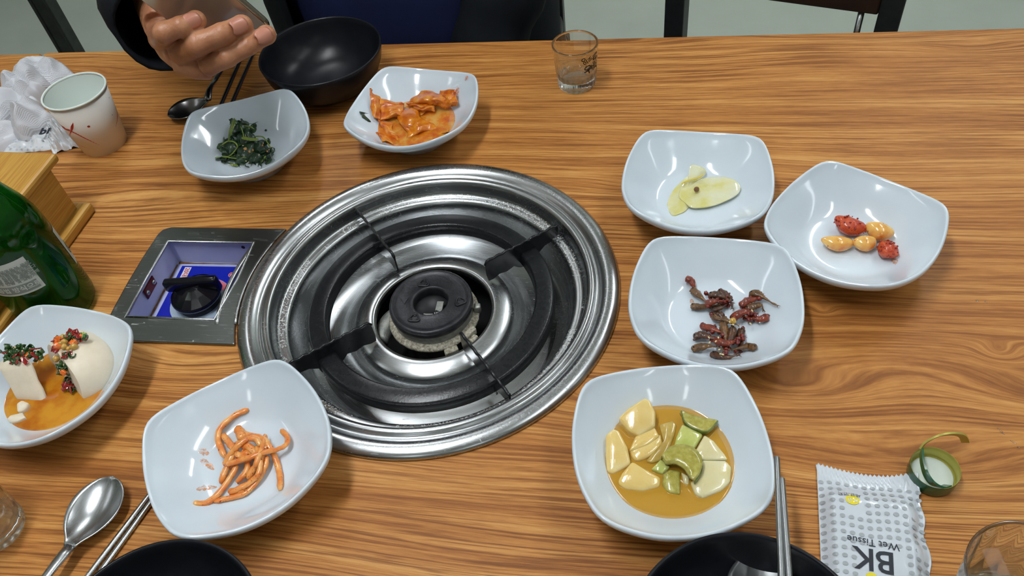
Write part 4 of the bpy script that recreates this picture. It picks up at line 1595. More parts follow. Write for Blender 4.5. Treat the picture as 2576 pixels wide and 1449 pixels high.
def spot_h(px, py):
    return max(0.0015, 0.0205 * (1 - (py - 300) / 118.0)) if py < 418 else 0.001


poly_zones = [((576, 640), (303, 360), 42), ((548, 600), (352, 398), 30), ((600, 686), (352, 408), 44), ((560, 670), (392, 416), 30)]
for (xa, xb), (ya, yb), cnt in poly_zones:
    for k in range(cnt):
        px, py = sr.uniform(xa, xb), sr.uniform(ya, yb)
        dz = spot_h(px, py) * sr.uniform(0.55, 1.0)
        p = inb('spinach', px, py, dz) - so
        L, Wd = sr.uniform(0.006, 0.013), sr.uniform(0.003, 0.0062)
        sd = sr.uniform(0, 99)
        cv = sr.uniform(-1.5, 1.5)

        def f(u, v):
            w_ = Wd * (math.sin(PI * min(1, 0.08 + u * 0.92)) ** 0.7)
            x = (u - 0.5) * L
            y = (v - 0.5) * w_
            z = 0.0016 * math.sin(u * 3 + sd) + cv * 60 * y * y * 0.4
            d = mn.noise_vector(Vector((x * 260 + sd, y * 260, sd)))
            return Vector((x, y, z)) + d * 0.0012
        vf = thicken(sheet(f, 9, 5), 0.0003)
        mt = Matrix.Rotation(sr.uniform(0, 2 * PI), 4, 'Z') @ Matrix.Rotation(sr.uniform(-0.9, 0.9), 4, 'X') @ Matrix.Rotation(sr.uniform(-0.6, 0.6), 4, 'Y')
        obj('leaf', xf(vf, mt), SP1 if sr.random() < 0.68 else SP2, spn, loc=p)
for k, (px, py, dz, s_) in enumerate(((606, 330, .010, .0085), (620, 352, .008, .0095), (590, 375, .004, .0090), (625, 385, .003, .0105), (655, 378, .003, .0085), (610, 402, .001, .0075), (645, 400, .001, .0070), (575, 385, .001, .0070))):
    obj('leaf_mass', lumpy(ico(s_, 3), 0.0030, 170, k * 3.0), SP1, spn, loc=inb('spinach', px, py, dz) - so)
for path, dz, r, fl_ in (
        ([(541, 397), (560, 396), (578, 392), (592, 378), (597, 367), (588, 357), (572, 356), (557, 366)], [0.001, 0.002, 0.004, 0.008, 0.012, 0.014, 0.013, 0.010], 0.00085, 0.8),
        ([(640, 343), (660, 344), (671, 356), (681, 372)], [0.015, 0.014, 0.011, 0.008], 0.0008, 0.8),
        ([(608, 346), (628, 350), (650, 351)], [0.016, 0.015, 0.013], 0.0022, 0.3),
        ([(605, 318), (610, 330), (615, 352)], [0.023, 0.020, 0.015], 0.0005, 0.8),
        ([(612, 316), (628, 318), (640, 325)], [0.022, 0.021, 0.018], 0.0006, 0.8),
        ([(560, 392), (590, 398), (620, 396)], [0.006, 0.006, 0.006], 0.0006, 0.8),
        ([(590, 400), (610, 392), (630, 388)], [0.005, 0.007, 0.007], 0.0006, 0.8),
        ([(655, 410), (662, 402), (668, 392)], [0.002, 0.004, 0.006], 0.0012, 0.4),
        ([(578, 412), (590, 415), (598, 417)], [0.002, 0.002, 0.002], 0.0014, 0.5)):
    food_tube('stem', 'spinach', path, dz, r, SP3, spn, flat=fl_)
# pale leaf blade standing up at the back
P = [inb('spinach', px, py, d) - so for (px, py), d in zip([(590, 297), (587, 308), (583, 322), (578, 338), (574, 357)], [0.030, 0.027, 0.024, 0.020, 0.014])]
P = smooth_path(P, 5)
obj('pale_leaf', tube(P, [0.0003 + 0.0034 * math.sin(PI * (i / (len(P) - 1)) ** 0.75) * 0.8 for i in range(len(P))], 8, 0.28), noisy('yellow_green_leaf', g((78, 104, 26)), g((122, 138, 44)), 160, 0.3, coat=0.4), spn)
GB = noisy('garlic_bit', g((166, 104, 54)), g((204, 160, 96)), 200, 0.4)
for px, py, dz, r in ((617, 375, 0.012, 0.0020), (628, 382, 0.010, 0.0013), (612, 382, 0.010, 0.0012), (636, 378, 0.009, 0.0014), (660, 366, 0.010, 0.0013), (672, 381, 0.007, 0.0012)):
    obj('garlic_bit', lumpy(ico(r, 1), 0.0006, 500, px), GB, spn, loc=inb('spinach', px, py, dz) - so)
seeds(spn, 'spinach', [(611, 366, .014), (600, 391, .008), (619, 405, .005), (625, 408, .004), (651, 390, .007), (662, 360, .011), (584, 415, .003), (677, 376, .008)], SESAME, 0.0011)
o = obj('leaf_crumb', lumpy(ico(0.0013, 1), 0.0007, 500, 2), SP1, loc=inb('spinach', 669, 328, 0.0006))
tag(o, 'tiny dark crumb alone on the wall of the spinach bowl', 'crumb')

# ---- liquids: closed lens lying in the bowl floor
def pool(name, bowl, level, m, label, cat, cut=None, cx=0.0, cy=0.0):
    o_ = BOWLS[bowl]
    level += ZB
    r_ = 0.02
    while bowl_z(r_, 0) < level:
        r_ += 0.0002
    seg = 72
    rs = [r_ * q for q in (0.0, 0.3, 0.55, 0.75, 0.88, 0.96, 0.995)]
    prof = [(0.0, 0.0061 + ZB)] + [(q, bowl_z(q, 0) + 0.00015) for q in rs[1:]] + [(r_ - 0.0003, level), (r_ * 0.93, level - 0.00025), (0.0, level - 0.0003)]
    vf = lathe(prof, seg)
    if cut:
        vf = ([Vector((v[0] * cut(math.atan2(v[1], v[0])), v[1] * cut(math.atan2(v[1], v[0])), v[2])) for v in vf[0]], vf[1])
    vf = move(vf, (cx, cy, 0))
    ob = obj(name, vf, m, loc=(o_.location.x, o_.location.y, T))
    tag(ob, label, cat)
    return ob


SOYL = mat('soy_vinegar_broth', g((218, 164, 48)), 0.04, coat=1.0, coat_rough=0.02, alpha=0.62, spec=0.6)
pool('pickle_broth', 'pickle', 0.0127, SOYL, 'amber soy broth around the pickled radish and cucumber', 'broth', cut=lambda a: 1.0 + 0.01 * math.sin(3 * a))
# ---- pickled radish and cucumber
PKL = mat('soy_pickled_radish', g((226, 204, 136)), 0.16, coat=0.8, coat_rough=0.05, sss=0.35, sss_col=(0.004, 0.003, 0.0015))
t_ = NT(PKL)
gz = t_.coord()
nn = t_.noise(gz, 45, 2, 0.4)
t_.color(t_.ramp(nn, [(0.34, g((222, 188, 104))), (0.54, g((230, 204, 134))), (0.72, g((232, 220, 172)))]))
PKW = mat('pale_pickled_radish', g((226, 222, 188)), 0.16, coat=0.8, coat_rough=0.05, sss=0.3, sss_col=(0.004, 0.003, 0.0015))
t_ = NT(PKW)
t_.color(t_.ramp(t_.noise(t_.coord(), 45, 2, 0.4), [(0.35, g((214, 200, 144))), (0.55, g((222, 214, 172))), (0.7, g((226, 222, 192)))]))
PKG = noisy('pickled_green_radish', g((176, 186, 88)), g((206, 206, 128)), 90, 0.18, coat=0.8, coat_rough=0.05)
CUC = noisy('pickled_cucumber_flesh', g((150, 142, 50)), g((186, 176, 92)), 240, 0.2, bump=0.3, bscale=600, coat=0.7)
NT(PKL).bump(NT(PKL).noise(NT(PKL).coord(), 170, 4, 0.6), 0.35, 0.0012)
NT(PKW).bump(NT(PKW).noise(NT(PKW).coord(), 170, 4, 0.6), 0.35, 0.0012)
SKIN = noisy('cucumber_skin', g((74, 92, 24)), g((108, 122, 40)), 150, 0.25, coat=0.6)
GP = 'pickled radish and cucumber pieces in broth'
kk = lambda l: K(l, 1420, 900, 2.64)
chunk('pickled_radish', 'pickle', kk([(470, 520), (600, 460), (632, 520), (560, 580), (500, 600), (430, 615)]), 0.0165, 0.006, PKL, 'thin yellow radish slice tucked under the topmost chunk', 'pickle', GP, 0.0014)
chunk('pickled_radish', 'pickle', kk([(430, 600), (520, 575), (640, 500), (652, 560), (640, 605), (560, 655), (480, 682), (445, 655)]), 0.0150, 0.0075, PKL, 'yellow radish chunk below the thin slice, left of centre', 'pickle', GP)
chunk('pickled_radish', 'pickle', kk([(532, 262), (566, 275), (607, 360), (603, 452), (500, 517), (425, 482), (357, 398), (430, 328)]), [0.024, 0.024, 0.023, 0.019, 0.017, 0.018, 0.020, 0.023], 0.0105, PKL, 'largest yellow radish chunk at the upper left, topmost on the pile', 'pickle', GP, 0.0026)
chunk('pickled_radish', 'pickle', kk([(322, 466), (362, 480), (420, 590), (442, 700), (320, 768), (282, 752), (272, 640), (272, 512)]), [0.020, 0.020, 0.018, 0.016, 0.014, 0.014, 0.017, 0.019], 0.0095, PKL, 'leftmost yellow radish chunk standing against the bowl wall', 'pickle', GP, 0.0026)
chunk('pickled_radish', 'pickle', kk([(630, 445), (716, 416), (744, 440), (732, 510), (690, 620), (640, 680), (585, 696), (545, 690), (640, 600), (655, 540)]), 0.0140, 0.0060, noisy('brown_soaked_radish', g((170, 138, 60)), g((196, 168, 92)), 90, 0.2, coat=0.7), 'dull brownish radish slice leaning in the centre of the broth', 'pickle', GP, 0.0012)
chunk('pickled_radish', 'pickle', kk([(450, 682), (560, 748), (642, 790), (636, 850), (520, 880), (400, 866), (352, 820), (380, 762)]), [0.0175, 0.0165, 0.015, 0.014, 0.014, 0.0145, 0.016, 0.017], 0.0085, PKL, 'yellow radish wedge at the lower left of the broth', 'pickle', GP, 0.0024)
chunk('pickled_radish', 'pickle', kk([(575, 738), (640, 672), (702, 722), (650, 768)]), 0.0150, 0.0065, PKG, 'small pale green radish piece under the cucumber crescent', 'pickle', GP, 0.0012)
chunk('pickled_radish', 'pickle', kk([(930, 510), (992, 550), (1065, 640), (1085, 674), (900, 674), (860, 632), (900, 560)]), [0.0165, 0.0165, 0.0150, 0.0150, 0.0155, 0.0155, 0.0165], 0.0070, PKW, 'whitish radish slab on the right, upper of two', 'pickle', GP, 0.0014)
chunk('pickled_radish', 'pickle', kk([(905, 676), (1070, 678), (1112, 722), (1102, 820), (1050, 870), (920, 925), (868, 902), (835, 822), (895, 760)]), 0.0150, 0.0078, PKW, 'widest whitish radish slab on the right, lower of two', 'pickle', GP, 0.0022)
chunk('pickled_radish', 'pickle', kk([(782, 436), (850, 470), (922, 506), (862, 602), (790, 590), (722, 606), (742, 520)]), [0.0165] * 7, 0.0075, PKG, 'pale green radish block below the upper cucumber slice', 'pickle', GP, 0.0018)
chunk('pickled_radish', 'pickle', kk([(775, 758), (832, 790), (826, 842), (792, 832)]), 0.0135, 0.004, PKW, 'small white fragment beside the cucumber crescent', 'pickle', GP, 0.001)
chunk('pickled_cucumber', 'pickle', kk([(700, 738), (772, 748), (768, 905), (690, 892), (648, 842), (655, 770)]), 0.0140, 0.006, CUC, 'olive cucumber piece half sunk at the bottom middle of the broth', 'pickle', GP, 0.0016)


def cucumber(outer, inner_, z_, th, label):
    """slice with dark skin along its outer arc; outer, inner: photo pixels"""
    z_ += ZB
    oc = [at(px, py, z_) for px, py in outer]
    ic = [at(px, py, z_ - 0.0005) for px, py in inner_]
    poly = oc + list(reversed(ic))
    c = sum(poly, Vector()) / len(poly)
    root = empty('pickled_cucumber', (c.x, c.y, c.z - th))
    tag(root, label, 'pickle', GP)
    o3 = root.location
    oc = [p - o3 for p in smooth_path(oc, 4)]
    ic = [p - o3 for p in smooth_path(ic, 4)]
    n = min(len(oc), len(ic))
    rngs = [[oc[int(i * (len(oc) - 1) / (n - 1))] * (1 - t) + ic[int(i * (len(ic) - 1) / (n - 1))] * t for i in range(n)] for t in (0, 0.25, 0.5, 0.75, 1)]
    V, F = loft(rngs, False)
    V = [Vector(v) + Vector((0, 0, 0.0004 * mn.noise(Vector(v) * 500))) for v in V]
    obj('flesh', thicken((V, F), th), CUC, root)
    obj('skin', tube([p - Vector((0, 0, th / 2)) for p in oc], th * 0.58, 8, 1.0, cross=[(-0.16, 1), (0.16, 1), (0.22, 0.6), (0.22, -0.6), (0.16, -1), (-0.16, -1)]), SKIN, root)
    return root


cucumber(kk([(776, 352), (800, 425), (870, 472), (950, 487), (1018, 418)]), kk([(782, 346), (830, 372), (880, 385), (950, 400), (1012, 412)]), 0.0185, 0.0036, 'green edged half slice of cucumber at the top right of the broth')
cucumber(kk([(645, 660), (700, 607), (790, 590), (878, 630), (915, 705), (900, 775), (866, 822)]), kk([(668, 708), (700, 712), (740, 712), (785, 740), (815, 775), (832, 800), (850, 815)]), 0.0190, 0.0038, 'olive crescent slice of cucumber lying over the middle')

# ---- shredded seasoned radish strips
STR = mat('chili_radish_strip', g((226, 132, 52)), 0.28, coat=0.5, coat_rough=0.12, sss=0.25, sss_col=(0.004, 0.002, 0.001))
t_ = NT(STR)
cz_ = t_.coord()
nb = t_.ramp(t_.noise(cz_, 120, 3, 0.5), [(0.35, g((220, 122, 50))), (0.55, g((232, 154, 78))), (0.72, g((238, 178, 108)))])
fk = t_.math('LESS_THAN', t_.voronoi(cz_, 420), 0.16)
t_.color(t_.mix(t_.math('MULTIPLY', fk, 0.8), nb, g((160, 40, 18))))
t_.bump(t_.noise(cz_, 500, 3, 0.6), 0.3, 0.0006)
ck = lambda l: K(l, 200, 880, 2.547)
GS_ = 'orange seasoned radish strips'
strips = [
    ([(1085, 382), (1010, 412), (940, 462), (898, 512), (886, 570), (905, 630), (935, 690)], [.0015, .0015, .003, .004, .005, .005, .004], .0019, 'longest orange radish strip curling up to the bowl wall at the top'),
    ([(728, 982), (800, 986), (868, 945), (930, 872), (978, 800), (1012, 735)], [.001, .0012, .002, .003, .004, .006], .0018, 'orange radish strip pointing to the lower left corner of its bowl'),
    ([(860, 972), (960, 950), (1062, 918), (1132, 850), (1182, 765), (1205, 680)], [.001, .0015, .002, .003, .005, .007], .0018, 'orange radish strip sweeping along the bottom of the heap'),
    ([(1290, 512), (1332, 560), (1322, 608), (1262, 640), (1190, 655), (1110, 682), (1010, 716), (935, 738)], [.004, .005, .007, .009, .011, .012, .010, .007], .0018, 'orange radish strip across the heap with a hooked right end'),
    ([(1285, 898), (1284, 810), (1264, 722), (1232, 645), (1192, 600)], [.001, .0015, .003, .007, .009], .0020, 'orange radish strip hanging down at the right of the heap'),
    ([(1010, 492), (1055, 540), (1120, 556), (1190, 584), (1222, 650)], [.002, .004, .007, .008, .007], .0022, 'orange radish strip along the upper edge of the heap'),
    ([(930, 742), (958, 680), (1010, 620), (1070, 574), (1130, 572), (1166, 620)], [.005, .008, .011, .012, .012, .011], .0018, 'orange radish strip arching over the top of the heap'),
    ([(905, 855), (928, 790), (958, 722), (985, 650)], [.002, .004, .006, .008], .0020, 'short upright orange radish strip at the left of the heap'),
    ([(962, 920), (1030, 885), (1092, 850), (1148, 790), (1156, 705), (1132, 620)], [.003, .004, .005, .008, .010, .011], .0018, 'orange radish strip bending through the lower middle of the heap'),
    ([(915, 540), (955, 590), (990, 640), (1030, 690)], [.004, .005, .007, .008], .0021, 'knobbly orange radish strip below the long curled one'),
    ([(1045, 640), (1076, 700), (1068, 780), (1005, 850)], [.007, .006, .005, .003], .0018, 'orange radish strip inside the hollow of the heap'),
    ([(1190, 548), (1172, 600), (1150, 680), (1122, 752)], [.006, .010, .012, .010], .0019, 'orange radish strip running down the right middle of the heap'),
    ([(1000, 690), (1080, 660), (1150, 640), (1220, 625)], [.006, .007, .008, .008], .0024, 'thick orange radish strip buried in the centre of the heap'),
    ([(955, 905), (1010, 905), (1070, 895)], [.001, .002, .002], .0022, 'stubby orange radish strip at the foot of the heap'),
    ([(1000, 600), (1060, 610), (1110, 640), (1140, 690)], [.006, .008, .009, .007], .0024, 'orange radish strip filling the upper middle of the heap'),
    ([(960, 760), (1000, 720), (1050, 700), (1100, 700)], [.003, .005, .007, .007], .0022, 'orange radish strip filling the left middle of the heap'),
    ([(1080, 830), (1110, 770), (1150, 730), (1180, 640)], [.003, .005, .007, .008], .0022, 'orange radish strip slanting through the right middle of the heap'),
    ([(1010, 500), (1030, 540), (1050, 570)], [.002, .004, .006], .0030, 'knobbly orange radish stub at the top of the heap')]
for k, (pth, dz, r, lb) in enumerate(strips):
    food_tube('radish_strip', 'carrot', ck(pth), dz, r * 1.22, STR, None, lb, 'radish strip', GS_, amp=0.0005, freq=420, seed=k * 3.1)
FLK = mat('chili_flake', g((150, 34, 16)), 0.35, coat=0.4)
fr_ = []
V0, F0 = ico(1, 1)
for k in range(70):
    pth, dz, r, _ = strips[k % len(strips)]
    i = sr.randrange(len(pth) - 1)
    t = sr.random()
    px, py = pth[i][0] * (1 - t) + pth[i + 1][0] * t, pth[i][1] * (1 - t) + pth[i + 1][1] * t
    px, py = ck([(px + sr.uniform(-14, 14), py + sr.uniform(-14, 14))])[0]
    p = inb('carrot', px, py, dz[i] + r * 0.8)
    s_ = sr.uniform(0.0003, 0.0008)
    fr_.append(([Vector((v.x * s_, v.y * s_, v.z * s_ * 0.5)) + p - BOWLS['carrot'].location for v in V0], F0))
o = obj('chili_flakes', join(*fr_), FLK, loc=BOWLS['carrot'].location)
tag(o, 'red chili flakes clinging to the orange radish strips', 'chili flakes', kind='stuff')


def smear(bowl, path, w, m, label, seed=0.0, n=5):
    """thin sauce trace draped on the bowl surface"""
    P = smooth_path([Vector((px, py, 0)) for px, py in path], n)
    V, F = [], []
    m_ = len(P)
    c0_ = inb(bowl, P[m_ // 2].x, P[m_ // 2].y, 0)
    for i, p in enumerate(P):
        d = (P[min(i + 1, m_ - 1)] - P[max(i - 1, 0)]).normalized()
        s = Vector((-d.y, d.x, 0))
        ww = w * math.sin(PI * (i + 0.3) / (m_ - 0.4)) ** 0.5 * (1 + 0.6 * mn.noise(Vector((i * 0.9, seed, 1))))
        for q in (-1, -0.5, 0, 0.5, 1):
            a = p + s * (q * ww)
            V.append(inb(bowl, a.x, a.y, 0.00012 + 0.0002 * (1 - q * q)) - c0_)
        if i:
            for q in range(4):
                a = (i - 1) * 5 + q
                F.append((a, a + 1, a + 6, a + 5))
    ob = obj('sauce_smear', (V, F), m, loc=c0_)
    tag(ob, label, 'sauce')
    return ob


def smearmat(name, c, a=0.5):
    m = mat(name, c, 0.2, coat=0.5)
    t = NT(m)
    n_ = t.noise(t.coord(), 420, 3, 0.7)
    t.link(t.math('MULTIPLY', t.ramp(n_, [(0.38, (0, 0, 0)), (0.62, (1, 1, 1))]), a), t.b.inputs['Alpha'])
    return m


OSM = smearmat('orange_sauce_trace', g((226, 140, 50)), 0.7)
smear('carrot', ck([(755, 640), (795, 655), (830, 665)]), 8, OSM, 'orange sauce dab left of the radish strips, upper one')
smear('carrot', ck([(775, 700), (815, 730), (865, 765)]), 8, OSM, 'slanting orange sauce trace left of the radish strips', 2.0)
smear('carrot', ck([(750, 895), (800, 885), (880, 880)]), 6, OSM, 'faint orange sauce trace below the slanting one', 5.0)
smear('garlic', [(2243, 652), (2256, 660), (2262, 668)], 7, OSM, 'orange sauce dab below the rightmost garlic clove', 3.0)
smear('anchovy', [(1738, 752), (1745, 770)], 5, OSM, 'orange dot of sauce left of the anchovies', 1.0)
smear('anchovy', [(1785, 790), (1800, 800)], 5, OSM, 'orange dot of sauce between the two anchovy clumps', 1.7)
DKS = smearmat('dark_tofu_sauce', g((120, 60, 20)), 0.5)

# ---- garlic cloves
GAR = mat('pickled_garlic_clove', g((232, 176, 84)), 0.2, coat=0.8, coat_rough=0.06, sss=0.3, sss_col=(0.005, 0.003, 0.0015))
t_ = NT(GAR)
cz_ = t_.coord()
nb = t_.ramp(t_.noise(cz_, 70, 3, 0.5), [(0.40, g((234, 188, 104))), (0.62, g((226, 150, 66))), (0.72, g((206, 84, 30)))])
fk = t_.math('LESS_THAN', t_.voronoi(cz_, 260), 0.15)
t_.color(t_.mix(t_.math('MULTIPLY', fk, 0.85), nb, g((170, 50, 22))))
GRED = noisy('chili_coated_garlic', g((168, 40, 16)), g((214, 92, 40)), 260, 0.3, bump=0.8, bscale=420, coat=0.4)
for k, (px, py, L, Wd, ang, m_, dz, lb) in enumerate((
        (2107, 611, 0.0270, 0.0140, -8, GAR, 0.0060, 'leftmost pale orange garlic clove, long and flat'),
        (2176, 611, 0.0200, 0.0145, 8, GAR, 0.0065, 'short pale garlic clove with an orange spot in the middle'),
        (2212, 581, 0.0235, 0.0165, -28, GAR, 0.0080, 'pale yellow garlic clove at the upper right of the cloves'),
        (2137, 567, 0.0270, 0.0165, -30, GRED, 0.0080, 'red chili coated garlic clove at the upper left'),
        (2233, 628, 0.0180, 0.0150, -60, GRED, 0.0068, 'small red garlic clove at the lower right, beside the sauce dab'))):
    V, F = ico(1, 3)
    out = []
    for v in V:
        t = v.x
        w_ = (1 - 0.35 * max(0, -t) ** 1.2 - 0.10 * t)
        out.append(Vector((v.x * L / 2, v.y * Wd / 2 * w_ + 0.10 * L * (t * t - 0.3), v.z * Wd / 2 * 0.85 * w_)))
    vf = lumpy((out, F), 0.0012 if m_ is GRED else 0.0004, 240 if m_ is GRED else 120, k * 4.0)
    o = obj('garlic_clove', vf, m_, loc=inb('garlic', px, py, dz), rot=(0.15, 0.1, R(ang) + 0.1))
    tag(o, lb, 'garlic clove', 'seasoned garlic cloves')
    if m_ is GRED:
        rr_ = []
        for q in range(26):
            d = Vector((sr.gauss(0, 1), sr.gauss(0, 1), abs(sr.gauss(0, 1)))).normalized()
            s_ = sr.uniform(0.0005, 0.0012)
            rr_.append(([Vector((v.x * s_, v.y * s_, v.z * s_)) + Vector((d.x * L / 2, d.y * Wd / 2, d.z * Wd / 2 * 0.85)) for v in V0], F0))
        obj('chili_paste', join(*rr_), FLK, o)['kind'] = 'stuff'

# ---- pickled radish slices with a peppercorn
RAD = mat('pale_yellow_radish_slice', g((226, 224, 160)), 0.10, coat=0.9, coat_rough=0.03, sss=0.3, sss_col=(0.004, 0.004, 0.002))
t_ = NT(RAD)
t_.color(t_.ramp(t_.noise(t_.coord(), 60, 3, 0.5), [(0.36, g((222, 214, 136))), (0.50, g((228, 224, 172))), (0.68, g((230, 230, 200)))]))
t_.link(t_.math('ADD', 0.92, 0.0), t_.b.inputs['Alpha'])


def slice_patch(bowl, outline, dz, th, m, label, group, bulge=0.002, seed=0.0):
    """thin slice with a free outline in photo pixels; fan of rings"""
    P = smooth_path([Vector((x, y, d)) for (x, y), d in zip(outline + [outline[0]], (dz if isinstance(dz, list) else [dz] * len(outline)) + [dz[0] if isinstance(dz, list) else dz])], 5)[:-1]
    c = sum(P, Vector()) / len(P)
    o_ = inb(bowl, c.x, c.y, 0.001)
    rings_ = []
    for t in (0.04, 0.3, 0.55, 0.78, 0.93, 1.0):
        row = []
        for p in P:
            q = c + (p - c) * t
            zz_ = q.z + bulge * (1 - t * t) + 0.0011 * mn.noise(Vector((q.x * 0.06, q.y * 0.06, seed)))
            row.append(inb(bowl, q.x, q.y, max(0.0006, zz_)) - o_)
        rings_.append(row)
    V, F = loft(rings_, True)
    F.append(tuple(reversed(range(len(P)))))
    ob = obj('radish_slice', thicken((V, F), th), m, loc=o_)
    fixn(ob)
    tag(ob, label, 'radish slice', group)
    return ob


GR_ = 'pale pickled radish slices'
rk = lambda l: K(l, 1540, 310, 2.3)
slice_patch('radish', rk([(316, 470), (345, 400), (395, 340), (440, 300), (452, 244), (500, 246), (540, 268), (538, 300), (500, 330), (480, 400), (450, 480), (400, 520), (345, 530)]),
            [.001, .003, .004, .006, .009, .009, .006, .004, .003, .002, .001, .001, .001], 0.0012, RAD, 'folded pale yellow radish slice standing up behind the oval one', GR_, 0.001, 1.0)
slice_patch('radish', rk([(400, 360), (470, 335), (540, 315), (640, 310), (710, 330), (740, 370), (715, 415), (650, 450), (560, 480), (470, 488), (425, 460), (385, 420)]),
            0.0042, 0.0014, RAD, 'oval pale yellow radish slice in front with a peppercorn on it', GR_, 0.0015, 5.0)
# turned over flap with the thin yellow rim
food_tube('radish_strip', 'radish', rk([(402, 350), (440, 332), (490, 318), (527, 298)]), [.0075, .0085, .0095, .010], 0.0009, noisy('yellow_radish_rim', g((200, 180, 70)), g((222, 204, 110)), 90, 0.2), None,
          'thin dark yellow curled edge lying on the radish slices', 'radish strip', None, flat=0.6)
o = obj('peppercorn', lumpy(ico(0.0025, 2), 0.0003, 500), noisy('brown_peppercorn', g((100, 66, 40)), g((134, 92, 60)), 300, 0.4), loc=inb('radish', 1752, 476, 0.0090))
tag(o, 'brown peppercorn on the oval radish slice', 'peppercorn')

# ---- glazed dried anchovies
ANC = [noisy('glazed_anchovy_brown', g((40, 20, 8)), g((96, 54, 22)), 260, 0.32, bump=0.7, bscale=600, coat=0.35),
       noisy('glazed_anchovy_red', g((84, 20, 4)), g((150, 56, 14)), 260, 0.30, bump=0.7, bscale=600, coat=0.4),
       noisy('glazed_anchovy_olive', g((66, 42, 16)), g((122, 82, 36)), 260, 0.35, bump=0.7, bscale=600, coat=0.35)]
GA = 'glazed dried anchovies'
ak = rk
EYE = mat('fish_eye', (0.01, 0.01, 0.01), 0.15)
anch = [  # path head -> tail in crop px, dz, material, label
    ([(425, 896), (455, 912), (470, 945), (465, 962)], [.003, .003, .003, .003], 1, 'red anchovy head curling at the upper left tip of the small clump'),
    ([(460, 958), (490, 985), (525, 1015), (560, 1035)], [.002, .003, .004, .005], 2, 'long anchovy leading from the red tip into the small clump'),
    ([(456, 1058), (500, 1062), (560, 1060), (610, 1050)], [.001, .002, .003, .005], 2, 'anchovy along the lower edge of the small clump'),
    ([(560, 990), (610, 995), (655, 1010), (690, 1035)], [.006, .007, .007, .005], 0, 'anchovy bent over the top right of the small clump'),
    ([(612, 972), (645, 985), (680, 1010), (692, 1060)], [.004, .005, .005, .003], 0, 'dark anchovy rounding the right side of the small clump'),
    ([(540, 1045), (590, 1030), (640, 1030)], [.006, .008, .007], 1, 'short red anchovy in the middle of the small clump'),
    ([(570, 1075), (620, 1070), (660, 1050)], [.002, .003, .004], 0, 'dark anchovy under the small clump'),
    ([(795, 985), (840, 985), (880, 1010), (950, 1052)], [.005, .006, .005, .003], 2, 'olive anchovy with a thin tail reaching to the far right'),
    ([(740, 1062), (780, 1030), (830, 1015), (865, 1000)], [.004, .006, .007, .006], 1, 'red brown anchovy at the top of the large clump'),
    ([(770, 1075), (820, 1060), (862, 1052), (872, 1072)], [.003, .004, .004, .002], 2, 'small anchovy with a forked tail below the top one'),
    ([(690, 1130), (740, 1100), (790, 1090), (830, 1100)], [.005, .007, .007, .005], 1, 'dark red anchovy crossing the upper middle of the large clump'),
    ([(905, 1118), (870, 1130), (820, 1130), (770, 1120)], [.002, .003, .004, .005], 1, 'red anchovy pointing right with a notched end'),
    ([(575, 1115), (630, 1130), (680, 1150), (720, 1165)], [.003, .005, .007, .007], 2, 'olive anchovy at the left shoulder of the large clump'),
    ([(750, 1190), (740, 1240), (745, 1290), (720, 1330)], [.004, .004, .003, .002], 0, 'dark anchovy running down the right side of the large clump'),
    ([(512, 1170), (560, 1185), (610, 1200), (670, 1215)], [.003, .005, .007, .008], 1, 'rusty anchovy in the left middle of the large clump'),
    ([(468, 1238), (510, 1225), (560, 1235), (620, 1255)], [.002, .004, .006, .007], 0, 'anchovy with an open head at the left of the large clump'),
    ([(462, 1308), (510, 1295), (560, 1290), (610, 1292)], [.001, .003, .005, .006], 2, 'light brown anchovy at the lower left of the large clump'),
    ([(575, 1330), (620, 1350), (680, 1352), (725, 1345)], [.001, .002, .002, .002], 0, 'black brown anchovy at the bottom of the large clump'),
    ([(830, 1300), (790, 1290), (740, 1300), (690, 1310)], [.002, .003, .004, .005], 2, 'spotted anchovy pointing right at the bottom of the large clump'),
    ([(640, 1150), (650, 1200), (655, 1250), (640, 1300)], [.008, .009, .008, .006], 2, 'upright anchovy on top of the large clump'),
    ([(700, 1180), (690, 1230), (670, 1280), (640, 1330)], [.009, .009, .007, .004], 0, 'upright dark anchovy beside the upright olive one'),
    ([(610, 1100), (635, 1120), (640, 1160)], [.005, .006, .006], 0, 'short dark anchovy joining the two clumps'),
    ([(590, 1250), (640, 1270), (700, 1265), (760, 1240)], [.007, .009, .009, .006], 1, 'glossy red anchovy lying across the lower middle')]
for k, (pth, dz, mi, lb) in enumerate(anch):
    P = smooth_path([inb('anchovy', px, py, d + 0.0018) for (px, py), d in zip(ak(pth), dz)], 6)
    m_ = len(P)
    o3 = P[m_ // 2].copy()
    rr = []
    for i in range(m_):
        t = i / (m_ - 1)
        r_ = 0.0033 * (0.45 + 0.75 * math.sin(PI * min(1, t * 1.15 + 0.12)) ** 0.8) * (1 - 0.55 * t)
        rr.append(r_ * (1 + 0.2 * mn.noise(Vector((i * 0.8, k, 0)))))
    rr[0] *= 0.6
    vf = lumpy(tube(rel(P, o3), rr, 9, 0.7), 0.0008, 420, k * 2.3)
    an_ = obj('anchovy', vf, ANC[mi], loc=o3)
    tag(an_, lb, 'anchovy', GA)
    d = (P[1] - P[0]).normalized()
    if mi != 1:
        obj('eye', ico(0.00065, 1), EYE, an_, loc=P[1] + Vector((0, 0, rr[2] * 0.8)) - o3)
    # forked tail
    e = P[-1] - o3
    dt = (P[-1] - P[-3]).normalized()
    sd = Vector((-dt.y, dt.x, 0))
    obj('tail', ([e, e + dt * 0.0032 + sd * 0.0018, e + dt * 0.0018, e + dt * 0.0030 - sd * 0.0018, e + Vector((0, 0, 0.0005))], [(0, 2, 1), (0, 3, 2), (4, 1, 2), (4, 2, 3)]), ANC[mi], an_, smooth=False)
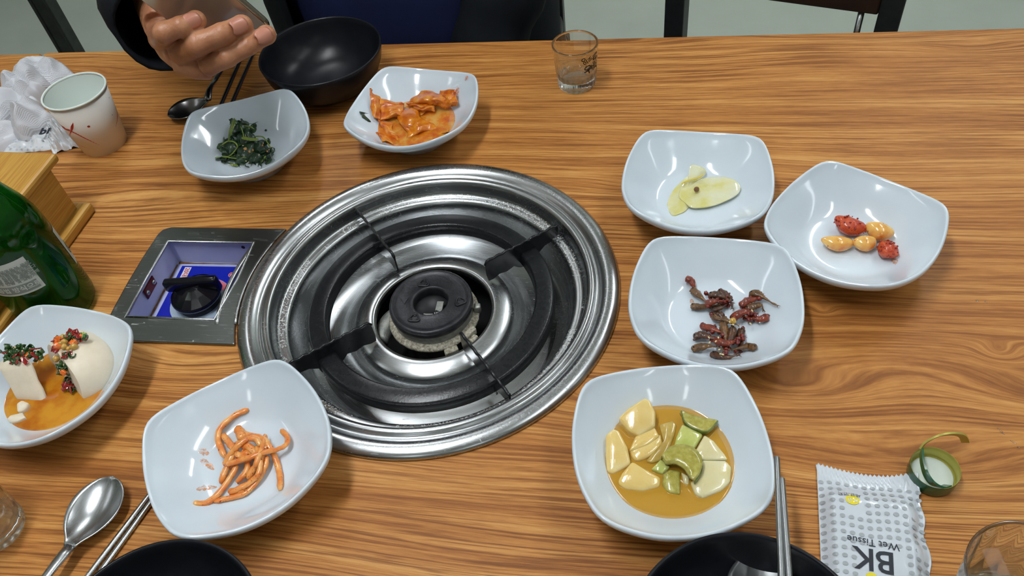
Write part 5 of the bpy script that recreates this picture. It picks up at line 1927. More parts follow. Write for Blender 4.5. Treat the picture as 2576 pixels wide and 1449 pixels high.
GLZ = noisy('chili_glaze', g((74, 14, 10)), g((132, 34, 18)), 260, 0.25, coat=0.4, bump=0.5, bscale=500)
gb = []
for k in range(230):
    pth, dz, mi, _ = anch[sr.choice([3, 4, 5, 6, 8, 10, 11, 12, 13, 14, 15, 19, 20, 22, 10, 20, 8])]
    i = sr.randrange(len(pth) - 1)
    t = sr.random()
    px, py = pth[i][0] * (1 - t) + pth[i + 1][0] * t, pth[i][1] * (1 - t) + pth[i + 1][1] * t
    px, py = ak([(px + sr.uniform(-16, 16), py + sr.uniform(-16, 16))])[0]
    p = inb('anchovy', px, py, max(0.0008, dz[i] + sr.uniform(-0.002, 0.002)))
    s_ = sr.uniform(0.0008, 0.0023)
    vf = lumpy((V0, F0), 0.35, 1.5, k)
    gb.append(([Vector(v) * s_ + p - BOWLS['anchovy'].location for v in vf[0]], F0))
o = obj('chili_glaze', join(*gb), GLZ, loc=BOWLS['anchovy'].location)
tag(o, 'sticky dark red chili glaze between the anchovies', 'glaze', kind='stuff')
sm_ = empty('sesame_seeds', inb('anchovy', 1800, 860, 0.004))
tag(sm_, 'pale sesame seeds sprinkled on the anchovies', 'sesame')
seeds(sm_, 'anchovy', [(x, y, z + 0.004) for (x, y), z in zip(ak([(565, 1268), (600, 1262), (620, 1310), (640, 1338), (628, 1335), (800, 1160), (690, 1140), (700, 1165), (560, 1240), (615, 1240), (680, 1150), (810, 1085)]), [.006, .008, .005, .003, .003, .004, .010, .010, .006, .009, .010, .008])], SESAME, 0.0013)
o = obj('chili_seed', lumpy(ico(0.0028, 2), 0.0005, 400), noisy('golden_seed', g((176, 130, 40)), g((214, 176, 80)), 400, 0.2, coat=0.8), loc=inb('anchovy', *ak([(697, 1145)])[0], 0.0125))
tag(o, 'golden chili seed cluster on top of the large anchovy clump', 'seed')

# ---- stewed kimchi
KIM = mat('stewed_kimchi', g((214, 108, 30)), 0.30, coat=0.45, coat_rough=0.1)
t_ = NT(KIM)
cz_ = t_.coord()
t_.color(t_.ramp(t_.noise(cz_, 110, 4, 0.6), [(0.36, g((180, 74, 12))), (0.50, g((212, 116, 22))), (0.66, g((222, 150, 50)))]))
t_.bump(t_.noise(cz_, 320, 4, 0.6), 0.55, 0.0012)
KIM2 = mat('orange_kimchi_leaf', g((206, 110, 10)), 0.22, coat=0.9, coat_rough=0.08)
t_ = NT(KIM2)
t_.color(t_.ramp(t_.noise(t_.coord(), 90, 3, 0.6), [(0.36, g((190, 88, 12))), (0.52, g((208, 114, 16))), (0.66, g((222, 142, 36)))]))
t_.bump(t_.noise(t_.coord(), 300, 4, 0.6), 0.5, 0.0012)
KOIL = mat('orange_kimchi_juice', g((240, 168, 60)), 0.05, coat=1.0, coat_rough=0.03, alpha=0.6)
t_ = NT(KOIL)
t_.color(t_.ramp(t_.noise(t_.coord(), 70, 3, 0.6), [(0.36, g((244, 190, 90))), (0.50, g((240, 146, 28))), (0.64, g((226, 100, 10)))]))
pool('kimchi_juice', 'kimchi', 0.0104, KOIL, 'orange oily juice under the stewed kimchi', 'sauce', cut=lambda a: 1.0 + 0.05 * math.sin(3 * a + 1))
mk = lambda l: K(l, 420, 150, 3.1415)
GK = 'stewed kimchi pieces'


def crumple(name, bowl, quad, dzs, ridge, amp, th, m, label, cat, group, seed, nu=26, nv=20, dome=0.004, freq=150):
    cs_ = [Vector((x, y, d)) for (x, y), d in zip(quad, dzs)]
    c = sum(cs_, Vector()) / 4
    o3 = inb(bowl, c.x, c.y, 0.001)

    def f(u, v):
        q = (cs_[0] * (1 - u) + cs_[1] * u) * (1 - v) + (cs_[3] * (1 - u) + cs_[2] * u) * v
        nz = mn.noise_vector(Vector((q.x * 0.045 + seed, q.y * 0.045, seed)))
        d = q.z + dome * math.sin(PI * u) * math.sin(PI * v) + amp * (abs(math.sin(v * ridge + nz.x * 2.5)) - 0.4) + 0.0012 * nz.y
        w = inb(bowl, q.x + nz.x * 7 * (1 if 0 < u < 1 else 1.6), q.y + nz.y * 6, max(0.0008, d), it=8)
        return w - o3
    ob = obj(name, thicken(sheet(f, nu, nv), -th), m, loc=o3)
    fixn(ob)
    tag(ob, label, cat, group)
    return ob


crumple('kimchi_piece', 'kimchi', mk([(1590, 235), (1690, 300), (1690, 470), (1610, 430)]), [.010, .008, .006, .004], 4, .0010, .0016, KIM, 'flat kimchi stalk leaning on the left wall of its bowl', 'kimchi', GK, 1.1)
crumple('kimchi_piece', 'kimchi', mk([(1680, 310), (1850, 330), (1900, 440), (1690, 480)]), [.008, .010, .008, .006], 9, .0022, .0016, KIM, 'crumpled red brown kimchi leaf left of centre', 'kimchi', GK, 2.7, dome=.005)
crumple('kimchi_piece', 'kimchi', mk([(1640, 440), (1760, 500), (1840, 640), (1700, 570)]), [.003, .006, .003, .002], 5, .0010, .0015, KIM, 'kimchi strip along the lower left of the heap', 'kimchi', GK, 3.9)
crumple('kimchi_piece', 'kimchi', mk([(1800, 390), (1950, 380), (2120, 540), (1900, 625)]), [.009, .009, .004, .004], 5, .0010, .0018, KIM2, 'widest smooth orange kimchi leaf in the centre', 'kimchi', GK, 5.2, dome=.006)
crumple('kimchi_piece', 'kimchi', mk([(1880, 350), (2010, 250), (2230, 280), (2240, 380)]), [.008, .012, .012, .008], 8, .0020, .0018, KIM, 'folded kimchi leaf heaped at the upper right', 'kimchi', GK, 6.4, dome=.010)
crumple('kimchi_piece', 'kimchi', mk([(1900, 350), (2060, 330), (2120, 400), (1990, 440)]), [.008, .012, .008, .004], 7, .0018, .0015, KIM, 'kimchi leaf fold under the upper right heap', 'kimchi', GK, 7.3, dome=.005)
crumple('kimchi_piece', 'kimchi', mk([(2150, 250), (2260, 235), (2285, 370), (2200, 400)]), [.012, .012, .006, .006], 6, .0020, .0018, KIM, 'small kimchi chunk at the far right of the heap', 'kimchi', GK, 8.8, dome=.006)
crumple('kimchi_piece', 'kimchi', mk([(1650, 580), (1740, 590), (1790, 655), (1700, 640)]), [.003, .003, .002, .002], 5, .0012, .0014, KIM, 'small red kimchi scrap at the lower left rim side', 'kimchi', GK, 9.5, nu=14, nv=12, dome=.002)
crumple('kimchi_piece', 'kimchi', mk([(2130, 560), (2200, 545), (2215, 570), (2150, 590)]), [.002, .002, .002, .002], 5, .0008, .0012, KIM, 'tiny kimchi scrap at the lower right in the juice', 'kimchi', GK, 10.5, nu=10, nv=8, dome=.001)
crumple('kimchi_piece', 'kimchi', mk([(1510, 412), (1550, 420), (1600, 490), (1580, 490)]), [.002, .002, .002, .002], 5, .0006, .0008, SP1, 'dark green scrap stuck on the left wall of the kimchi bowl', 'kimchi', GK, 11.5, nu=10, nv=8, dome=.001)
ORS = smearmat('orange_splash', g((222, 120, 36)), 0.75)
smear('kimchi', mk([(2385, 118), (2370, 140), (2355, 165)]), 3, ORS, 'orange drip near the right corner of the kimchi bowl')
smear('kimchi', mk([(2305, 220), (2290, 260), (2285, 300)]), 5, ORS, 'orange splash trail above the small kimchi chunk', 2.0)
smear('kimchi', mk([(2320, 420), (2290, 470), (2240, 500)]), 7, ORS, 'orange splash on the right wall of the kimchi bowl', 4.0)

# ---- tofu in soy sauce
TOF = noisy('silken_tofu', g((222, 208, 184)), g((230, 218, 196)), 90, 0.42, bump=0.25, bscale=160, sss=0.3, sss_col=(0.006, 0.005, 0.004))
SOY = mat('soy_sauce_puddle', g((208, 128, 20)), 0.05, coat=1.0, coat_rough=0.02, alpha=0.80)
t_ = NT(SOY)
t_.color(t_.ramp(t_.noise(t_.coord(), 50, 3, 0.5), [(0.40, g((196, 108, 14))), (0.60, g((222, 154, 40)))]))
pool('soy_sauce', 'tofu', 0.0104, SOY, 'orange brown soy sauce pooled under the tofu', 'sauce')
tk = lambda l: K(l, 0, 790, 4.262)


def hexa(name, top, zt, bot, zb, m, label, cat, group, amp=0.0006, r=0.0022):
    Pt = [at(px, py, z + ZB - 0.003) for (px, py), z in zip(top, zt)]
    Pb = [at(px, py, zb + ZB) for px, py in bot]
    o3 = sum(Pb, Vector()) / len(Pb)
    bm = bmesh.new()
    a = [bm.verts.new(p - o3) for p in Pt]
    b = [bm.verts.new(p - o3) for p in Pb]
    n = len(a)
    bm.faces.new(a)
    bm.faces.new(list(reversed(b)))
    for i in range(n):
        bm.faces.new((a[i], b[i], b[(i + 1) % n], a[(i + 1) % n]))
    bmesh.ops.bevel(bm, geom=list(bm.edges), offset=r, segments=2, affect='EDGES', profile=0.5)
    bmesh.ops.subdivide_edges(bm, edges=list(bm.edges), cuts=3, use_grid_fill=True)
    bmesh.ops.recalc_face_normals(bm, faces=bm.faces)
    for v in bm.verts:
        v.co += mn.noise_vector(v.co * 130) * amp + mn.noise_vector(v.co * 420) * amp * 0.4
    me = bpy.data.meshes.new(name)
    bm.to_mesh(me)
    bm.free()
    me.materials.append(m)
    me.shade_smooth()
    ob = link(name, me, None, o3)
    tag(ob, label, cat, group)
    return ob


GT = 'soft tofu pieces'
hexa('tofu_block', tk([(-20, 585), (285, 550), (335, 478), (-10, 478)]), [.036, .036, .036, .036], tk([(175, 935), (468, 952), (530, 905), (240, 870)]), 0.0085, TOF, 'torn tofu block at the left with a rough sloping front', 'tofu', GT)
# rounded half: dome cut by a slanting plane
bm = bmesh.new()
bmesh.ops.create_icosphere(bm, subdivisions=4, radius=1)
for v in bm.verts:
    sgn = lambda q, e: math.copysign(abs(q) ** e, q)
    v.co = Vector((sgn(v.co.x, 0.85) * 0.034, sgn(v.co.y, 0.85) * 0.026, sgn(v.co.z, 0.8) * 0.0275))
A_ = at(*tk([(545, 372)])[0], 0.036 + ZB - 0.003)
B_ = at(*tk([(942, 830)])[0], 0.010 + ZB)
cut_d = Vector((B_.x - A_.x, B_.y - A_.y, 0)).normalized()
cut_n = Vector((cut_d.y, -cut_d.x, 0))
TD = at(*tk([(870, 560)])[0], 0.012 + ZB)
TD.z = T + 0.0085 + ZB
rot_ = math.atan2(cut_d.y, cut_d.x)
for v in bm.verts:
    v.co = Matrix.Rotation(rot_, 3, 'Z') @ v.co
nrm_ = Vector((cut_n.x, cut_n.y, 0.30)).normalized()
if nrm_.dot(Vector((-1, -0.6, 0))) < 0:
    nrm_ = Vector((-cut_n.x, -cut_n.y, 0.30)).normalized()
mid_ = (A_ + B_) / 2
pc = Vector((mid_.x - TD.x, mid_.y - TD.y, 0.012))
pc = nrm_ * 0.0140
for pco, pno in ((pc, nrm_), (Vector((0, 0, -0.0005)), Vector((0, 0, -1)))):
    r_ = bmesh.ops.bisect_plane(bm, geom=list(bm.verts) + list(bm.edges) + list(bm.faces), plane_co=pco, plane_no=pno, clear_outer=True)
    eds = [e for e in r_['geom_cut'] if isinstance(e, bmesh.types.BMEdge)]
    bmesh.ops.edgeloop_fill(bm, edges=eds)
bmesh.ops.recalc_face_normals(bm, faces=bm.faces)
for v in bm.verts:
    v.co += mn.noise_vector(v.co * 70) * 0.0006
me = bpy.data.meshes.new('tofu_block')
bm.to_mesh(me)
bm.free()
me.materials.append(TOF)
me.shade_smooth()
o = link('tofu_block', me, None, TD)
sharpen(me, 40)
tag(o, 'largest smooth rounded tofu half with a straight cut face', 'tofu', GT)
chunk('tofu_crumb', 'tofu', tk([(70, 1128), (110, 1085), (240, 1053), (272, 1108), (180, 1150), (100, 1160)]), 0.0125, 0.0035, TOF, 'small flat tofu flake floating at the front of the sauce', 'tofu', GT, 0.0009)
chunk('tofu_crumb', 'tofu', tk([(180, 1045), (176, 960), (235, 922), (310, 955), (275, 1010), (225, 1040)]), 0.0140, 0.0050, TOF, 'lump of tofu broken off the torn block', 'tofu', GT, 0.0015)
SCA = noisy('scallion_green', g((22, 54, 20)), g((60, 100, 40)), 200, 0.2, coat=0.7)
SCL = noisy('scallion_light', g((120, 160, 70)), g((170, 196, 110)), 200, 0.2, coat=0.7)
CAR = noisy('carrot_orange', g((222, 96, 26)), g((238, 130, 52)), 200, 0.25, coat=0.6)
CHI = noisy('red_chili', g((120, 18, 20)), g((164, 40, 34)), 200, 0.15, coat=0.8)
YEL = noisy('yellow_brown_garlic', g((186, 136, 54)), g((210, 172, 92)), 200, 0.25, coat=0.6)


def topping(label, spots):
    c = inb('tofu', spots[0][0], spots[0][1], 0)
    c = at(spots[0][0], spots[0][1], spots[0][2] + ZB - 0.003)
    root = empty('seasoning', c)
    tag(root, label, 'seasoning')
    for k, (px, py, z, kind, s) in enumerate(spots):
        s *= 1.3
        p = at(px, py, z + ZB - 0.003) - c
        m_ = {'g': SCA, 'l': SCL, 'o': CAR, 'r': CHI, 'y': YEL, 's': SESAME}[kind]
        nm_ = {'g': 'scallion_piece', 'l': 'scallion_piece', 'o': 'carrot_piece', 'r': 'chili_piece', 'y': 'garlic_piece', 's': 'sesame_seed'}[kind]
        if kind in 'gl':
            arc_ = [Vector((0.5 * s * math.cos(a), 0.5 * s * math.sin(a), 0)) for a in [q * 0.5 for q in range(8)]]
            vf = tube(arc_, s * 0.42, 6, cross=[(-0.15, 1), (0.15, 1), (0.15, -1), (-0.15, -1)])
        elif kind == 'r':
            vf = box(s * 1.5, s * 0.8, s * 0.22, (0, 0, 0), s * 0.06)
        elif kind == 'o':
            vf = box(s * 1.1, s * 0.9, s * 0.8, (0, 0, 0), s * 0.12)
        elif kind == 's':
            vf = ([Vector((v.x * 0.0014, v.y * 0.0009, v.z * 0.0005)) for v in V0], F0)
        else:
            vf = lumpy(ico(s * 0.55, 2), s * 0.12, 260, k)
        obj(nm_, vf, m_, root, loc=p, rot=(sr.uniform(-.9, .9), sr.uniform(-.9, .9), sr.uniform(0, 6)))
    return root


def spray(cx, cy, rx, ry, z, n, kinds, s0=0.0028, s1=0.0044, zj=0.003):
    out = []
    for _ in range(n):
        a, q = sr.uniform(0, 2 * PI), sr.random() ** 0.5
        x, y = cx + rx * q * math.cos(a), cy + ry * q * math.sin(a)
        px, py = tk([(x, y)])[0]
        out.append((px, py, z + sr.uniform(0, zj) - 0.00002 * (y - cy), sr.choice(kinds), sr.uniform(s0, s1)))
    return out


topping('heap of chopped scallion and chili on the torn tofu block',
        spray(135, 420, 110, 95, 0.0365, 34, 'ggggggrs') + spray(190, 500, 90, 30, 0.036, 8, 'rrgs') + spray(330, 400, 90, 55, 0.0355, 16, 'orrggs') + spray(430, 470, 45, 70, 0.030, 9, 'ogs'))
topping('chopped carrot, scallion and chili on top of the rounded tofu half',
        spray(690, 320, 110, 95, 0.0395, 22, 'oyygrs') + spray(610, 330, 60, 60, 0.0385, 7, 'rrr') + spray(820, 230, 95, 60, 0.0395, 16, 'ggglors') + spray(740, 440, 60, 25, 0.037, 5, 'rrg'))
topping('chopped scallion and carrot slipped down the cut face of the rounded tofu half',
        spray(680, 580, 75, 70, 0.0285, 16, 'gggggs') + spray(680, 620, 30, 20, 0.029, 3, 'oo') + spray(735, 760, 50, 70, 0.0165, 16, 'gggrros') + spray(600, 490, 30, 40, 0.032, 3, 'ys'))
# ------------------------------------------------------------------ person across the table
def rs(px, py, s):
    """point at distance s from the lens through a photo pixel"""
    return C_POS + ray(px, py).normalized() * s


SKIN_C = g((196, 134, 104))
SKINM = mat('skin', SKIN_C, 0.42, sss=0.12, sss_col=(0.012, 0.005, 0.003))
t_ = NT(SKINM)
cz_ = t_.coord()
t_.color(t_.ramp(t_.noise(cz_, 38, 4, 0.6), [(0.35, g((166, 106, 72))), (0.65, g((194, 138, 102)))]))
t_.bump(t_.math('ADD', t_.noise(cz_, 260, 4, 0.6), t_.math('MULTIPLY', t_.voronoi(cz_, 700), 0.4)), 0.30, 0.0008)
JACK = noisy('black_jacket_cloth', (0.008, 0.010, 0.013), (0.011, 0.013, 0.017), 30, 0.8, bump=0.4, bscale=500, spec=0.15)
SHIRT = noisy('navy_blue_shirt_cloth', g((16, 26, 66)), g((24, 36, 86)), 9, 0.8, bump=0.4, bscale=600)
TROU = noisy('dark_grey_trouser_cloth', (0.02, 0.02, 0.025), (0.03, 0.03, 0.035), 30, 0.85)
HAIRM = noisy('black_hair', (0.006, 0.005, 0.005), (0.014, 0.012, 0.011), 200, 0.45)
px0 = aty(950, 60, 0.95).x
PO = Vector((px0, 1.10, 0))


def lim(pts, rr, seg=20, n=5, flat=1.0):
    P = smooth_path(pts, n)
    k = len(rr)
    m_ = len(P)
    r2 = []
    for i in range(m_):
        t = i / (m_ - 1) * (k - 1)
        a = min(int(t), k - 2)
        r2.append(rr[a] + (rr[a + 1] - rr[a]) * (t - a))
    return tube(P, r2, seg, flat)


def ball(c, r, sc=(1, 1, 1), rot=None):
    V, F = ico(r, 3)
    out = []
    for v in V:
        q = Vector((v.x * sc[0], v.y * sc[1], v.z * sc[2]))
        if rot is not None:
            q = rot @ q
        out.append(q + Vector(c))
    return out, F


sh_r = Vector((px0 - 0.175, 1.09, 1.06))      # right shoulder (camera left)
sh_l = Vector((px0 + 0.175, 1.09, 1.06))
el_r = Vector((aty(352, -60, 0.90).x + 0.02, 0.93, 0.885))
wr_r = rs(424, 56, 0.800)
SF = 0.765
el_l = Vector((aty(1395, 30, 1.04).x - 0.04, 1.07, 0.80))
wr_l = Vector((px0 + 0.12, 0.98, 0.60))
hc = Vector((px0 - 0.03, 0.985, 1.30))
parts = []
# torso, neck, head
parts.append(lim([(px0, 1.17, 0.50), (px0, 1.16, 0.62), (px0, 1.13, 0.80), (px0, 1.11, 0.98), (px0, 1.095, 1.08)], [0.135, 0.135, 0.130, 0.135, 0.10], 24))
parts.append(ball((px0, 1.10, 1.02), 0.10, (1.50, 0.90, 0.75)))
parts.append(ball((px0, 1.17, 0.52), 0.13, (1.3, 1.0, 0.8)))
parts.append(lim([(px0, 1.09, 1.08), (px0 - 0.015, 1.05, 1.17), (px0 - 0.025, 1.02, 1.24)], [0.062, 0.056, 0.056]))
tilt = Matrix.Rotation(R(28), 3, 'X')


def hp(x, y, z):
    return hc + tilt @ Vector((x, y, z))


parts.append(ball(hp(0, 0.012, 0.025), 0.095, (0.82, 1.02, 0.98), tilt))
parts.append(ball(hp(0, -0.022, -0.048), 0.062, (0.92, 0.95, 1.05), tilt))
parts.append(ball(hp(0, -0.040, -0.088), 0.030, (1.0, 0.8, 0.8), tilt))
parts.append(lim([hp(0, -0.083, 0.022), hp(0, -0.098, -0.005), hp(0, -0.106, -0.024)], [0.008, 0.011, 0.014], 12))
parts.append(ball(hp(0.010, -0.094, -0.027), 0.009))
parts.append(ball(hp(-0.010, -0.094, -0.027), 0.009))
parts.append(lim([hp(-0.040, -0.074, 0.034), hp(0, -0.088, 0.034), hp(0.040, -0.074, 0.034)], [0.009, 0.010, 0.009], 12))
parts.append(lim([hp(-0.024, -0.084, -0.052), hp(0, -0.094, -0.050), hp(0.024, -0.084, -0.052)], [0.004, 0.0075, 0.004], 12))
parts.append(lim([hp(-0.020, -0.082, -0.060), hp(0, -0.092, -0.061), hp(0.020, -0.082, -0.060)], [0.004, 0.0080, 0.004], 12))
for sx in (-1, 1):
    parts.append(ball(hp(sx * 0.080, 0.008, -0.005), 0.030, (0.28, 0.62, 1.0), tilt))
# arms
parts.append(lim([sh_r, (sh_r + el_r) / 2 + Vector((-0.01, 0, 0)), el_r], [0.046, 0.043, 0.040]))
parts.append(lim([el_r, (el_r + wr_r) / 2, wr_r], [0.040, 0.034, 0.022], 20))
parts.append(lim([sh_l, (sh_l + el_l) / 2 + Vector((0.01, 0, 0)), el_l], [0.046, 0.043, 0.040]))
parts.append(lim([el_l, (el_l + wr_l) / 2, wr_l], [0.042, 0.038, 0.027]))
# right hand round the phone


def hs(px, py, s):
    return rs(px, py, s * SF)


hand_start = len(parts)
parts.append(lim([wr_r + (el_r - wr_r) * 0.12, wr_r, wr_r * 0.8 + hs(408, 98, 0.962) * 0.2], [0.023, 0.0215, 0.020], 20))
mc = [hs(520, 160, 0.940), hs(452, 134, 0.948), hs(408, 98, 0.962), hs(392, 52, 0.985)]
for m_, r_ in zip(mc, (0.0112, 0.0116, 0.0110, 0.0100)):
    parts.append(lim([wr_r, (wr_r * 0.45 + m_ * 0.55), m_], [0.020, 0.0145, r_], 16))
parts.append(lim([hs(482, 160, 0.960), hs(440, 118, 0.972), hs(404, 70, 0.985)], [0.0125, 0.0150, 0.0130], 16))
parts.append(lim([hs(536, 180, 0.950), hs(500, 168, 0.950), hs(455, 152, 0.962)], [0.0072, 0.0105, 0.0120], 16))
FG = [([(520, 162, .940), (570, 145, .920), (624, 116, .920), (670, 88, .930)], [0.0110, 0.0088, 0.0082, 0.0083]),
      ([(452, 132, .948), (497, 112, .915), (560, 86, .912), (609, 65, .926)], [0.0116, 0.0102, 0.0096, 0.0091]),
      ([(408, 96, .960), (414, 82, .918), (455, 67, .912), (493, 52, .924)], [0.0110, 0.0094, 0.0086, 0.0083]),
      ([(392, 52, .985), (392, 20, 1.00), (425, 2, 1.01), (462, -16, 1.01)], [0.0100, 0.0082, 0.0074, 0.0066])]
for pts, rr in FG:
    P = [hs(*p) for p in pts]
    for a in range(3):
        parts.append(lim([P[a], (P[a] + P[a + 1]) / 2, P[a + 1]], [rr[a] * 0.93, (rr[a] + rr[a + 1]) / 2 * 0.87, rr[a + 1] * 0.94], 16, 4))
    for a in range(1, 4):
        parts.append(ball(P[a], rr[a] * (0.96 if a < 3 else 0.97)))
# thumb on the far side of the phone
th = [hs(430, 70, 1.00), hs(470, 40, 1.015), hs(520, 10, 1.02), hs(560, -10, 1.015)]
parts.append(lim([wr_r] + th, [0.018, 0.014, 0.0115, 0.0105, 0.0085], 14))
hand_end = len(parts)
# left hand on the lap
dirh = Vector((-0.45, -0.80, -0.25)).normalized()
sdh = Vector((0.80, -0.45, 0)).normalized()
pl = wr_l + dirh * 0.05
for k in range(4):
    b0 = wr_l + dirh * 0.088 + sdh * (0.030 - 0.020 * k)
    Lf = (0.068, 0.078, 0.072, 0.056)[k]
    parts.append(lim([wr_l + dirh * 0.01 + sdh * (0.010 - 0.007 * k), b0], [0.019, 0.0125], 14))
    parts.append(lim([b0, b0 + dirh * Lf * 0.5 + Vector((0, 0, -0.002)), b0 + dirh * Lf * 0.92 + Vector((0, 0, -0.016))], [0.0105, 0.0092, 0.0075], 12))
parts.append(lim([wr_l + dirh * 0.015 + sdh * 0.018, wr_l + dirh * 0.05 + sdh * 0.048, wr_l + dirh * 0.09 + sdh * 0.058], [0.016, 0.0125, 0.009], 12))
# legs
for sx in (-1, 1):
    parts.append(lim([(px0 + sx * 0.09, 1.14, 0.53), (px0 + sx * 0.11, 0.92, 0.545), (px0 + sx * 0.12, 0.71, 0.52)], [0.085, 0.072, 0.056]))
    parts.append(lim([(px0 + sx * 0.12, 0.71, 0.52), (px0 + sx * 0.12, 0.74, 0.30), (px0 + sx * 0.12, 0.77, 0.09)], [0.056, 0.052, 0.036]))
    parts.append(lim([(px0 + sx * 0.12, 0.79, 0.06), (px0 + sx * 0.122, 0.70, 0.045), (px0 + sx * 0.125, 0.60, 0.035)], [0.034, 0.034, 0.022]))
PER = empty('person', PO)
tag(PER, 'person in a black jacket over a navy shirt, seated across the table, holding a phone', 'person')


def remesh(vf, voxel, it):
    """one closed skin over overlapping solids"""
    me_ = mesh_of('skin_tmp', vf[0], vf[1], SKINM)
    ob = link('skin_tmp', me_)
    md = ob.modifiers.new('remesh', 'REMESH')
    md.mode = 'VOXEL'
    md.voxel_size = voxel
    md = ob.modifiers.new('soft', 'SMOOTH')
    md.factor = 0.5
    md.iterations = it
    ev = bpy.data.meshes.new_from_object(ob.evaluated_get(bpy.context.evaluated_depsgraph_get()))
    out = ([v.co.copy() for v in ev.vertices], [tuple(p.vertices) for p in ev.polygons])
    bpy.data.objects.remove(ob)
    bpy.data.meshes.remove(me_)
    bpy.data.meshes.remove(ev)
    return out


hand_vf = remesh(join(*parts[hand_start:hand_end]), 0.0011, 3)
body_vf = remesh(join(*(parts[:hand_start] + parts[hand_end:])), 0.0042, 2)
vf = join(body_vf, hand_vf)
bd = obj('body', (rel(vf[0], PO), vf[1]), SKINM, PER)
# nails
NAIL = mat('fingernail', g((196, 132, 110)), 0.3, coat=0.2)
for (tx, ty, ts, bx_, by_, bs_, r_) in ((685, 78, .9215, 650, 97, .9125, 0.0072), (624, 55, .9165, 588, 70, .9055, 0.0078), (507, 43, .9145, 470, 57, .9060, 0.0071)):
    a, b = hs(tx, ty, ts), hs(bx_, by_, bs_)
    d = (a - b).normalized()
    back = (C_POS - a).normalized()
    sd_ = d.cross(back).normalized()
    nn_ = sd_.cross(d).normalized()
    if nn_.dot(back) < 0:
        nn_ = -nn_
    L = (a - b).length

    def nf(u, v):
        s = v * 2 - 1
        w_ = r_ * 0.80 * (1 - (2 * u - 1) ** 4 * 0.35)
        return b + d * (L * (u - 0.1)) + sd_ * (w_ * s) - nn_ * (0.0026 * s * s) + nn_ * 0.0006 - PO
    obj('fingernail', thicken(sheet(nf, 8, 8), 0.0005), NAIL, PER)
# eyes, brows, hair
for sx in (-1, 1):
    e = obj('eye', ball(hp(sx * 0.031, -0.076, 0.010) - PO, 0.0115), mat('eye_white', (0.8, 0.8, 0.78), 0.15), PER)
    obj('iris', ball(hp(sx * 0.031, -0.0855, 0.005) - PO, 0.0050, (1, 0.5, 1), tilt), mat('dark_iris', (0.02, 0.01, 0.008), 0.1), e)
    obj('eyelid', ball(hp(sx * 0.031, -0.0755, 0.0135) - PO, 0.0128, (1.05, 1.0, 0.80), tilt), SKINM, PER)
    obj('eyebrow', lim([hp(sx * 0.014, -0.094, 0.037) - PO, hp(sx * 0.032, -0.090, 0.042) - PO, hp(sx * 0.050, -0.076, 0.036) - PO], [0.0018, 0.0028, 0.0012], 8), HAIRM, PER)
hv, hf = ico(1, 4)
hv2 = []
for v in hv:
    q = Vector((v.x * 0.086, v.y * 0.106 + 0.014, v.z * 0.103 + 0.030))
    q += mn.noise_vector(q * 40) * 0.004
    if v.y < -0.2:
        q.y += 0.020 * min(1, max(0, (0.55 - v.z)) * 3)
        q.x *= 1 - 0.10 * max(0, 0.5 - v.z)
    hv2.append(hp(q.x, q.y, q.z) - PO)
kf = [f for f in hf if not (hv[f[0]].z < -0.35 or (hv[f[0]].y < -0.35 and hv[f[0]].z < 0.50))]
hair = obj('hair', thicken((hv2, kf), 0.004), HAIRM, PER)


def shell(zs, half, dep, yc, gapw, name, m, seg=72, th=0.005, wob=0.006, x0=px0):
    """garment body: elliptical rows; gapw = half width of the front opening (0 closed)"""
    rws_ = []
    for k, z in enumerate(zs):
        hw, dp, y_ = half[k], dep[k], yc[k]
        gw = gapw[k]
        a0 = math.asin(min(0.99, gw / hw)) if gw > 0 else 0.0
        row = []
        n_ = seg if gw <= 0 and not any(gapw) else seg + 1
        for i in range(n_):
            a = a0 + (2 * PI - 2 * a0) * i / (seg if n_ == seg + 1 else seg)
            x, y = hw * math.sin(a), -dp * math.cos(a)
            x = math.copysign(abs(x / hw) ** 0.85 * hw, x)
            w_ = wob * mn.noise(Vector((x * 9, y * 9 + z * 7, k * 0.4)))
            row.append(Vector((x0 + x + w_, y_ + y + w_, z + 0.3 * w_)) - PO)
        rws_.append(row)
    closed = not any(gapw)
    return loft(rws_, closed)


zs = [0.46, 0.54, 0.62, 0.70, 0.78, 0.86, 0.94, 1.02, 1.08, 1.12, 1.145]
sv = shell(zs, [.185, .185, .180, .175, .175, .178, .180, .175, .150, .100, .068], [.150, .165, .172, .172, .168, .160, .152, .142, .120, .085, .066],
           [1.16, 1.15, 1.14, 1.13, 1.125, 1.12, 1.115, 1.11, 1.105, 1.095, 1.085], [0] * 11, 'shirt', SHIRT)
obj('shirt', thicken(sv, 0.003), SHIRT, PER)
jz = zs[:-1] + [1.14]
jv = shell(jz, [.215, .222, .222, .216, .212, .212, .215, .212, .185, .125, .085], [.172, .188, .198, .198, .192, .182, .172, .160, .136, .098, .078],
           [1.165, 1.155, 1.145, 1.135, 1.13, 1.125, 1.12, 1.115, 1.11, 1.10, 1.09], [.128, .128, .126, .122, .118, .110, .098, .085, .070, .055, .045], 'jacket', JACK)


def sleeve(a, b, c, r0, r1, r2, seed):
    P = smooth_path([a, (a + b) / 2, b, (b + c) / 2, c], 8)
    n_ = len(P)
    rr = []
    for i in range(n_):
        t = i / (n_ - 1)
        r_ = r0 + (r1 - r0) * min(1, t * 2) if t < 0.5 else r1 + (r2 - r1) * (t - 0.5) * 2
        rr.append(r_ * (1 + 0.05 * math.sin(i * 1.3 + seed)))
    vf_ = tube(P, rr, 26, 1.0, cap=False)
    return [Vector(v) + mn.noise_vector(Vector(v) * 22) * 0.006 - PO for v in vf_[0]], vf_[1]


